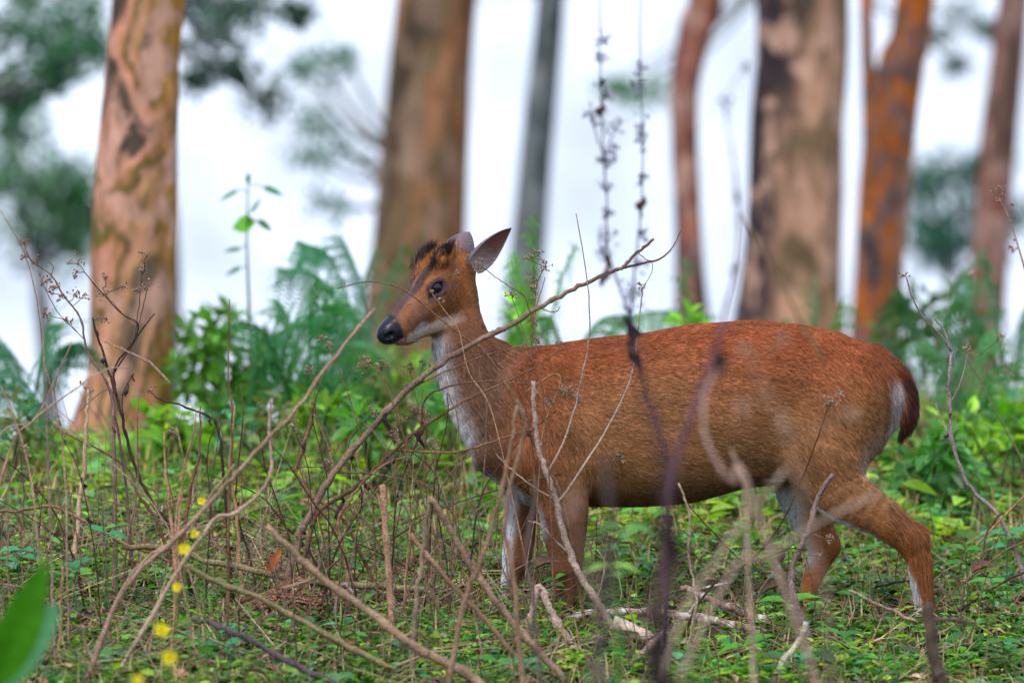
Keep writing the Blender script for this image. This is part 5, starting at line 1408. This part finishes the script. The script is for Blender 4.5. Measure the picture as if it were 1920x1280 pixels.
stick('pale peeled stick propped under the broken log', 11.4, [(1150, 1285), (1190, 1240), (1225, 1205), (1250, 1182)], 11, 9, (.42, .32, .27), name='fallen_stick', cat='stick', group=None, root=False, n=10)

# --- right-hand stems
stick('knobbly grey stem standing before the deer\'s far hind leg', 11.6, [(1515, 1190), (1495, 1140), (1484, 1100), (1486, 1060), (1503, 1020), (1518, 985), (1535, 930), (1562, 888)], 7, 4.2, (.17, .115, .105), heads=[(1548, 1010, 16), (1530, 1040, 12)])
stick('fine dark stalk with white umbel over the deer\'s haunch, arching to the ground', 11.6, [(1325, 1110), (1400, 1055), (1452, 1000), (1490, 930), (1530, 830), (1552, 765)], 2.4, 1.0, DARK, branches=[([(1437, 1032), (1480, 1028), (1515, 1030)], 1.4, .8), ([(1480, 1122), (1400, 1052), (1340, 1000), (1290, 945)], 1.6, 1.2)], heads=[(1558, 752, 22), (1570, 745, 16), (1548, 748, 14)], dead=[(1460, 985, 14), (1480, 1060, 34), (1410, 1060, 12)])
stick('pale crooked stem hanging below the deer\'s belly', 11.55, [(1285, 1240), (1297, 1180), (1305, 1120), (1292, 1045), (1293, 965), (1272, 905)], 2.8, 2.0, (.25, .18, .14), branches=[([(1293, 1010), (1270, 990), (1240, 1000)], 1.6, 1.0)])
stick('grey branching stem on the open bank beyond the deer\'s tail', 12.1, [(1885, 988), (1820, 915), (1788, 835), (1780, 740), (1784, 660)], 4, 3, (.22, .16, .17), branches=[([(1784, 662), (1765, 630), (1735, 600), (1712, 560), (1698, 516)], 2.2, 1.2), ([(1784, 655), (1770, 620), (1752, 598)], 2.0, 1.4), ([(1788, 838), (1772, 800), (1754, 755)], 1.8, 1.0), ([(1782, 760), (1800, 720), (1815, 660)], 1.6, .9)], heads=[(1697, 518, 12), (1817, 656, 12)], dead=[(1775, 810, 18), (1782, 770, 14)])
stick('dark mossy stump of a stalk hiding the deer\'s near hind foot', 10.4, [(1775, 1300), (1758, 1260), (1746, 1200), (1738, 1130)], 17, 13, (.075, .055, .042), name='broken_stump', cat='stump', group=None, n=10, branches=[([(1745, 1165), (1790, 1160), (1830, 1172)], 6, 3)])
stick('forked thin stick leaning against the dark stump', 11.6, [(1720, 1166), (1650, 1135), (1592, 1106)], 3.6, 3.0, (.22, .15, .11), branches=[([(1660, 1140), (1640, 1190), (1610, 1240)], 2.4, 1.4)], root=False, name='fallen_stick', cat='stick')
stick('dark fallen stick lying flat below the deer\'s hind legs', 11.62, [(1545, 1196), (1620, 1200), (1700, 1206), (1800, 1212), (1860, 1218)], 4, 3.4, (.075, .05, .05), root=False, name='fallen_stick', cat='stick', branches=[([(1600, 1200), (1640, 1235), (1690, 1270)], 5, 3.6)])
stick('pale lichened stick curving up out of the ground by the teal seedling', 11.2, [(1440, 1290), (1470, 1240), (1500, 1200), (1512, 1165)], 8, 7, (.40, .36, .27), name='fallen_stick', cat='stick', n=9)
for k, (pth, c_) in enumerate([([(1930, 1010), (1880, 1035), (1810, 1090), (1760, 1130)], BRN), ([(1925, 1070), (1850, 1110), (1790, 1150)], DARK), ([(1880, 960), (1850, 1000), (1840, 1080)], BRN), ([(1920, 930), (1860, 990), (1800, 1060)], TAN_), ([(1790, 1250), (1850, 1220), (1930, 1210)], BRN), ([(1640, 1100), (1700, 1090), (1760, 1100)], DARK)]):
    stick(('brown runner slanting down to the deer\'s hind foot', 'blackish runner slanting through the cover behind the hind foot', 'brown upright runner beside the curled brown dead leaf', 'tan runner crossing the brown ones behind the hind foot', 'brown runner lying level beyond the dark stump', 'blackish short runner at the deer\'s hind heel')[k], 11.85 + .04 * k, pth, 2.2, 1.6, c_, root=False, name='dry_twig', cat='twig', group='runners behind the deer\'s hind foot')
stick('fine stalk crossing from the fern to the deer\'s tail', 12.6, [(1930, 900), (1870, 780), (1830, 700), (1790, 650)], 1.8, 1.0, (.12, .10, .06), heads=[(1870, 640, 24), (1880, 700, 20)])
stick('tall dry umbel stalk below the russet leaning trunk', 12.4, [(1960, 800), (1930, 560), (1900, 430), (1872, 370)], 2.2, 1.0, (.26, .17, .14), heads=[(1872, 365, 22), (1880, 385, 20), (1900, 470, 18)])

# --- strongly blurred stalks much nearer the lens
FG = 'blurred stalks near the lens'
PUR_ = (.060, .042, .075)
stick('broad dark blurred stalk crossing the deer\'s flank and belly', 6.8, [(1238, 1330), (1236, 1180), (1243, 1060), (1250, 940), (1246, 850), (1215, 760), (1190, 660)], 11, 4, (.045, .028, .032), group=FG, name='tall_stalk', cat='stalk',
      dead=[(1245, 1080, 80), (1240, 1180, 90), (1250, 960, 70), (1238, 1250, 90)], n=9)
stick('tall hanging stalk with withered purple tassels against the sky above the deer\'s back', 9.9, [(1246, 1330), (1256, 1000), (1248, 860), (1215, 740), (1190, 640), (1182, 600), (1165, 550), (1140, 470), (1138, 380), (1130, 250), (1126, 120), (1124, -40)], 4.2, 1.5, (.045, .028, .055), group=FG, name='tall_stalk', cat='stalk',
      dead=[(1182, 590, 60), (1135, 480, 50), (1128, 180, 30), (1203, 360, 34), (1188, 630, 50)], branches=[([(1180, 600), (1190, 500), (1200, 420), (1205, 300), (1200, 100), (1202, -30)], 2.2, 1.2), ([(1134, 300), (1115, 240), (1105, 190)], 1.8, 1.0), ([(1134, 300), (1150, 250), (1165, 230)], 1.6, 1.0), ([(1145, 490), (1128, 470), (1122, 440)], 2, 1.2)],
      heads=[(1110, 215, 34), (1150, 240, 40), (1200, 160, 26), (1145, 290, 24), (1180, 585, 44), (1176, 560, 40), (1184, 620, 40), (1134, 480, 34), (1136, 450, 30), (1139, 410, 22), (1136, 350, 22), (1133, 310, 24), (1129, 190, 20), (1128, 165, 16), (1126, 110, 22), (1126, 75, 20), (1192, 500, 26), (1199, 440, 24), (1203, 340, 20), (1205, 270, 28), (1204, 240, 22), (1201, 130, 18)], head_col=(.05, .035, .075), n=8, nst=10)
stick('purple blurred stalk rising past the deer\'s back to the broad dark-flanked trunk', 8.4, [(1238, 1330), (1237, 1150), (1243, 1010), (1266, 870), (1300, 770), (1330, 690), (1355, 610), (1372, 540), (1382, 480), (1388, 400), (1380, 330), (1366, 250), (1358, 180)], 7, 1.2, (.12, .06, .085), group=FG, name='tall_stalk', cat='stalk', dead=[(1380, 490, 26), (1384, 350, 22), (1360, 640, 44), (1368, 680, 36)], branches=[([(1386, 440), (1378, 380), (1376, 320)], 1.8, 1.0)], heads=[(1362, 215, 30), (1395, 130, 16)], head_col=(.07, .05, .09))
for k, (pth, r_a, r_b, d_, lb) in enumerate([
    ([(1250, 1260), (1320, 1085), (1400, 972), (1472, 880)], 4.5, 3.5, 8.3, 'pale blurred cane slanting up to the deer\'s flank fold'),
    ([(1330, 1150), (1440, 1040), (1560, 965), (1650, 925)], 4.2, 3, 8.4, 'pale blurred cane leaning across the deer\'s thigh'),
    ([(1420, 960), (1375, 905), (1335, 850), (1318, 790), (1322, 740), (1345, 690)], 5, 3, 8.6, 'pale blurred stem curving up the deer\'s flank'),
    ([(1400, 990), (1392, 900), (1378, 860), (1370, 840)], 5, 3, 9.5, 'short pale blurred stem over the deer\'s belly'),
    ([(1130, 1130), (1150, 1010), (1140, 930), (1135, 850)], 8, 5, 7.4, 'dark soft-focus stalk behind the deer\'s elbow'),
    ([(1000, 1130), (985, 1050), (1000, 960), (1005, 900)], 5, 4, 9.6, 'dark soft-focus stem between the deer\'s forelegs'),
    ([(1545, 680), (1500, 600), (1450, 500), (1390, 400)], 4, 2.5, 9.0, 'olive soft-focus stem slanting behind the purple stalk')]):
    stick(lb, d_, pth, r_a, r_b, ((.30, .215, .165), (.30, .215, .165), (.30, .20, .16), (.30, .21, .16), (.07, .05, .05), (.10, .07, .065), (.14, .10, .05))[k], group=FG, name='tall_stalk', cat='stalk', nodes=False, root=k != 6)
# soft pale seed heads floating over the flank belong to two stalks close to the lens
stick('blurred pale seed stalk standing in front of the deer\'s haunch', 7.3, [(1560, 1250), (1520, 1000), (1480, 840), (1440, 740), (1400, 660)], 2.6, 1.2, (.30, .21, .16), heads=[(1480, 800, 18), (1590, 780, 16), (1400, 760, 18), (1460, 640, 14), (1390, 650, 14)], group=FG, name='tall_stalk', cat='stalk', head_col=(.42, .30, .22), nst=9)
stick('blurred pale seed stalk standing in front of the deer\'s elbow', 7.4, [(1130, 1300), (1110, 1100), (1080, 980), (1065, 930)], 2.4, 1.2, (.26, .18, .14), heads=[(1085, 930, 22), (1075, 965, 20)], group=FG, name='tall_stalk', cat='stalk', head_col=(.34, .22, .17), nst=9)

# --- yellow flowers
def yellow_flower(u_, v_, d, rad_, label, seed):
    r_ = np.random.default_rng(seed); c_ = at(u_, v_, d); g0 = float(gz(c_[0], c_[1])); O = np.array([c_[0] + .01, c_[1], g0])
    t = empty('yellow_flower', O, label, 'flower', 'yellow flowers in the undergrowth')
    mb = MB(); P = smooth_path([O + [0, 0, -.01], (O + c_) / 2 + r_.normal(size=3) * .006, c_], 5); tube(mb, P, np.linspace(.0018, .001, len(P)), (.10, .2, .03), 5); mb.build('stem', M_LEAF, t, origin=O)
    mb = MB(); ball(mb, c_ + [0, -.002, 0], rad_ * .28, (.5, .33, .01), 8, 6); fc = mb.build('flower_head', M_LITTER, t, origin=O)
    for k in range(5):
        a = k * 1.2566 + r_.uniform(0, .3); dr = np.array([math.cos(a), -.55, math.sin(a)])
        mb = MB(); leaves(mb, [c_], [dr], [[0, -1, .3]], rad_, rad_ * 1.05, np.array([.72, .62, .01]) * r_.uniform(.85, 1.1), .1); mb.build('petal', M_FLOWER, fc, origin=O)
for k, (u_, v_, d, r_, lb) in enumerate([(378, 938, 10.8, 0.0086, 'small yellow bud above the level knobbly stick'), (345, 1028, 10.4, 0.0117, 'pair-topped yellow flower beside the level knobbly stick'), (332, 1100, 10.3, 0.0094, 'yellow flower on a straight stem below the knobbly stick'),
        (304, 1180, 9.7, 0.0140, 'larger yellow flower low in the undergrowth'), (318, 1232, 9.6, 0.0140, 'lowest yellow flower near the bent grey stalk'), (258, 1272, 9.6, 0.0101, 'yellow-green half-open flower under the lowest yellow flower'), (365, 1000, 10.7, .009, 'tiny yellow flower between the bud and the pair-topped one')]):
    yellow_flower(u_, v_, d, r_, lb, 700 + k)

# --- big soft leaf close to the lens
d = 8.8
O = at(-20, 1700, d); O[2] = float(gz(O[0], O[1]))
t = empty('broad_leaf_plant', O, 'big blurred green leaf rising close to the lens beside the yellow flowers', 'plant')
mb = MB(); P = smooth_path([O + [0, 0, -.03], at(-20, 1420, d), at(-15, 1290, d)], 8); tube(mb, P, np.linspace(.005, .003, len(P)), (.06, .16, .03), 6); mb.build('stem', M_LEAF, t, origin=O)
def big_leaf(p0, p1, w, col, bow, up):
    p0, p1 = np.asarray(p0), np.asarray(p1); ax_ = norm(p1 - p0); sd_ = norm(np.cross(ax_, up)); nn = np.cross(sd_, ax_); L_ = np.linalg.norm(p1 - p0); V = []
    for i_ in range(13):
        t_ = i_ / 12; ww = w * (math.sin(math.pi * min(.995, max(.005, t_ ** .8))) ** .8)
        for j_ in range(7):
            s_ = j_ / 3 - 1; V.append(p0 + ax_ * L_ * t_ + sd_ * ww * s_ * .5 + nn * (abs(s_) * ww * .18 + bow * math.sin(math.pi * t_)))
    i_ = np.arange(12)[:, None] * 7; j_ = np.arange(6)[None]
    mb = MB().add(np.array(V), [np.stack([i_ + j_, i_ + j_ + 1, i_ + j_ + 8, i_ + j_ + 7], -1).reshape(-1, 4)], col); mb.build('leaf', M_LEAF, t, origin=O)
big_leaf(at(-15, 1290, d), at(88, 1045, d - .05), .062, (.040, .16, .008), .006, [.3, -1, .2])
big_leaf(at(-15, 1300, d), at(110, 1130, d + .2), .055, (.045, .17, .06), .004, [.2, -1, .3])
big_leaf(at(-18, 1320, d), at(-80, 1080, d), .04, (.06, .22, .03), .004, [.2, -1, .3])

# --- fallen brown fern frond and curled leaves
t0 = at(520, 1120, 11.65); O = np.array([t0[0], t0[1], float(gz(t0[0], t0[1]))])
t = empty('fallen_frond', O, 'crumpled rust-brown dead fern frond on the ground under the slanting sticks', 'dead frond')
for k, (a_, b_) in enumerate([((440, 1130), (600, 1125)), ((470, 1150), (560, 1080)), ((520, 1150), (640, 1110)), ((480, 1165), (600, 1160))]):
    mb = MB(); frond(mb, at(*a_, 11.62 + .03 * k), at(*b_, 11.66 + .03 * k), .015, (.20, .095, .06), .05, 800 + k, 16); mb.build('frond', M_LITTER, t, origin=O)
for k, (u_, v_, L_, c_, lb) in enumerate([(505, 1075, .05, (.22, .07, .025), 'upright curled rust-red leaf above the dead fern frond'), (1430, 1112, .055, (.07, .04, .03), 'dark curled dead leaf behind the lichen-crusted branches'), (1640, 1215, .018, (.40, .28, .20), 'pale chip of dead leaf below the fallen dark stick'),
        (1820, 1075, .05, (.11, .06, .045), 'brown dead leaf under the runners'), (1000, 1068, .05, (.09, .055, .04), 'crumpled dark dead leaf between the deer\'s forefeet'), (1460, 1235, .03, (.34, .22, .17), 'pale pointed dead leaf by the curved stick')]):
    c0 = at(u_, v_, 11.72 if u_ != 1430 else 12.0); c0[2] = max(c0[2], float(gz(c0[0], c0[1])) + .004)
    r_ = np.random.default_rng(820 + k); mb = MB()
    P = np.array([c0]); leaves(mb, P, [[.7 if k else .35, -.2, .5 if k else .9]], [[.2, -.6, .8]], L_, L_ * .5, c_, .5, .6)
    tag(mb.build('dead_leaf', M_LITTER, None, origin=c0), lb, 'dead leaf')
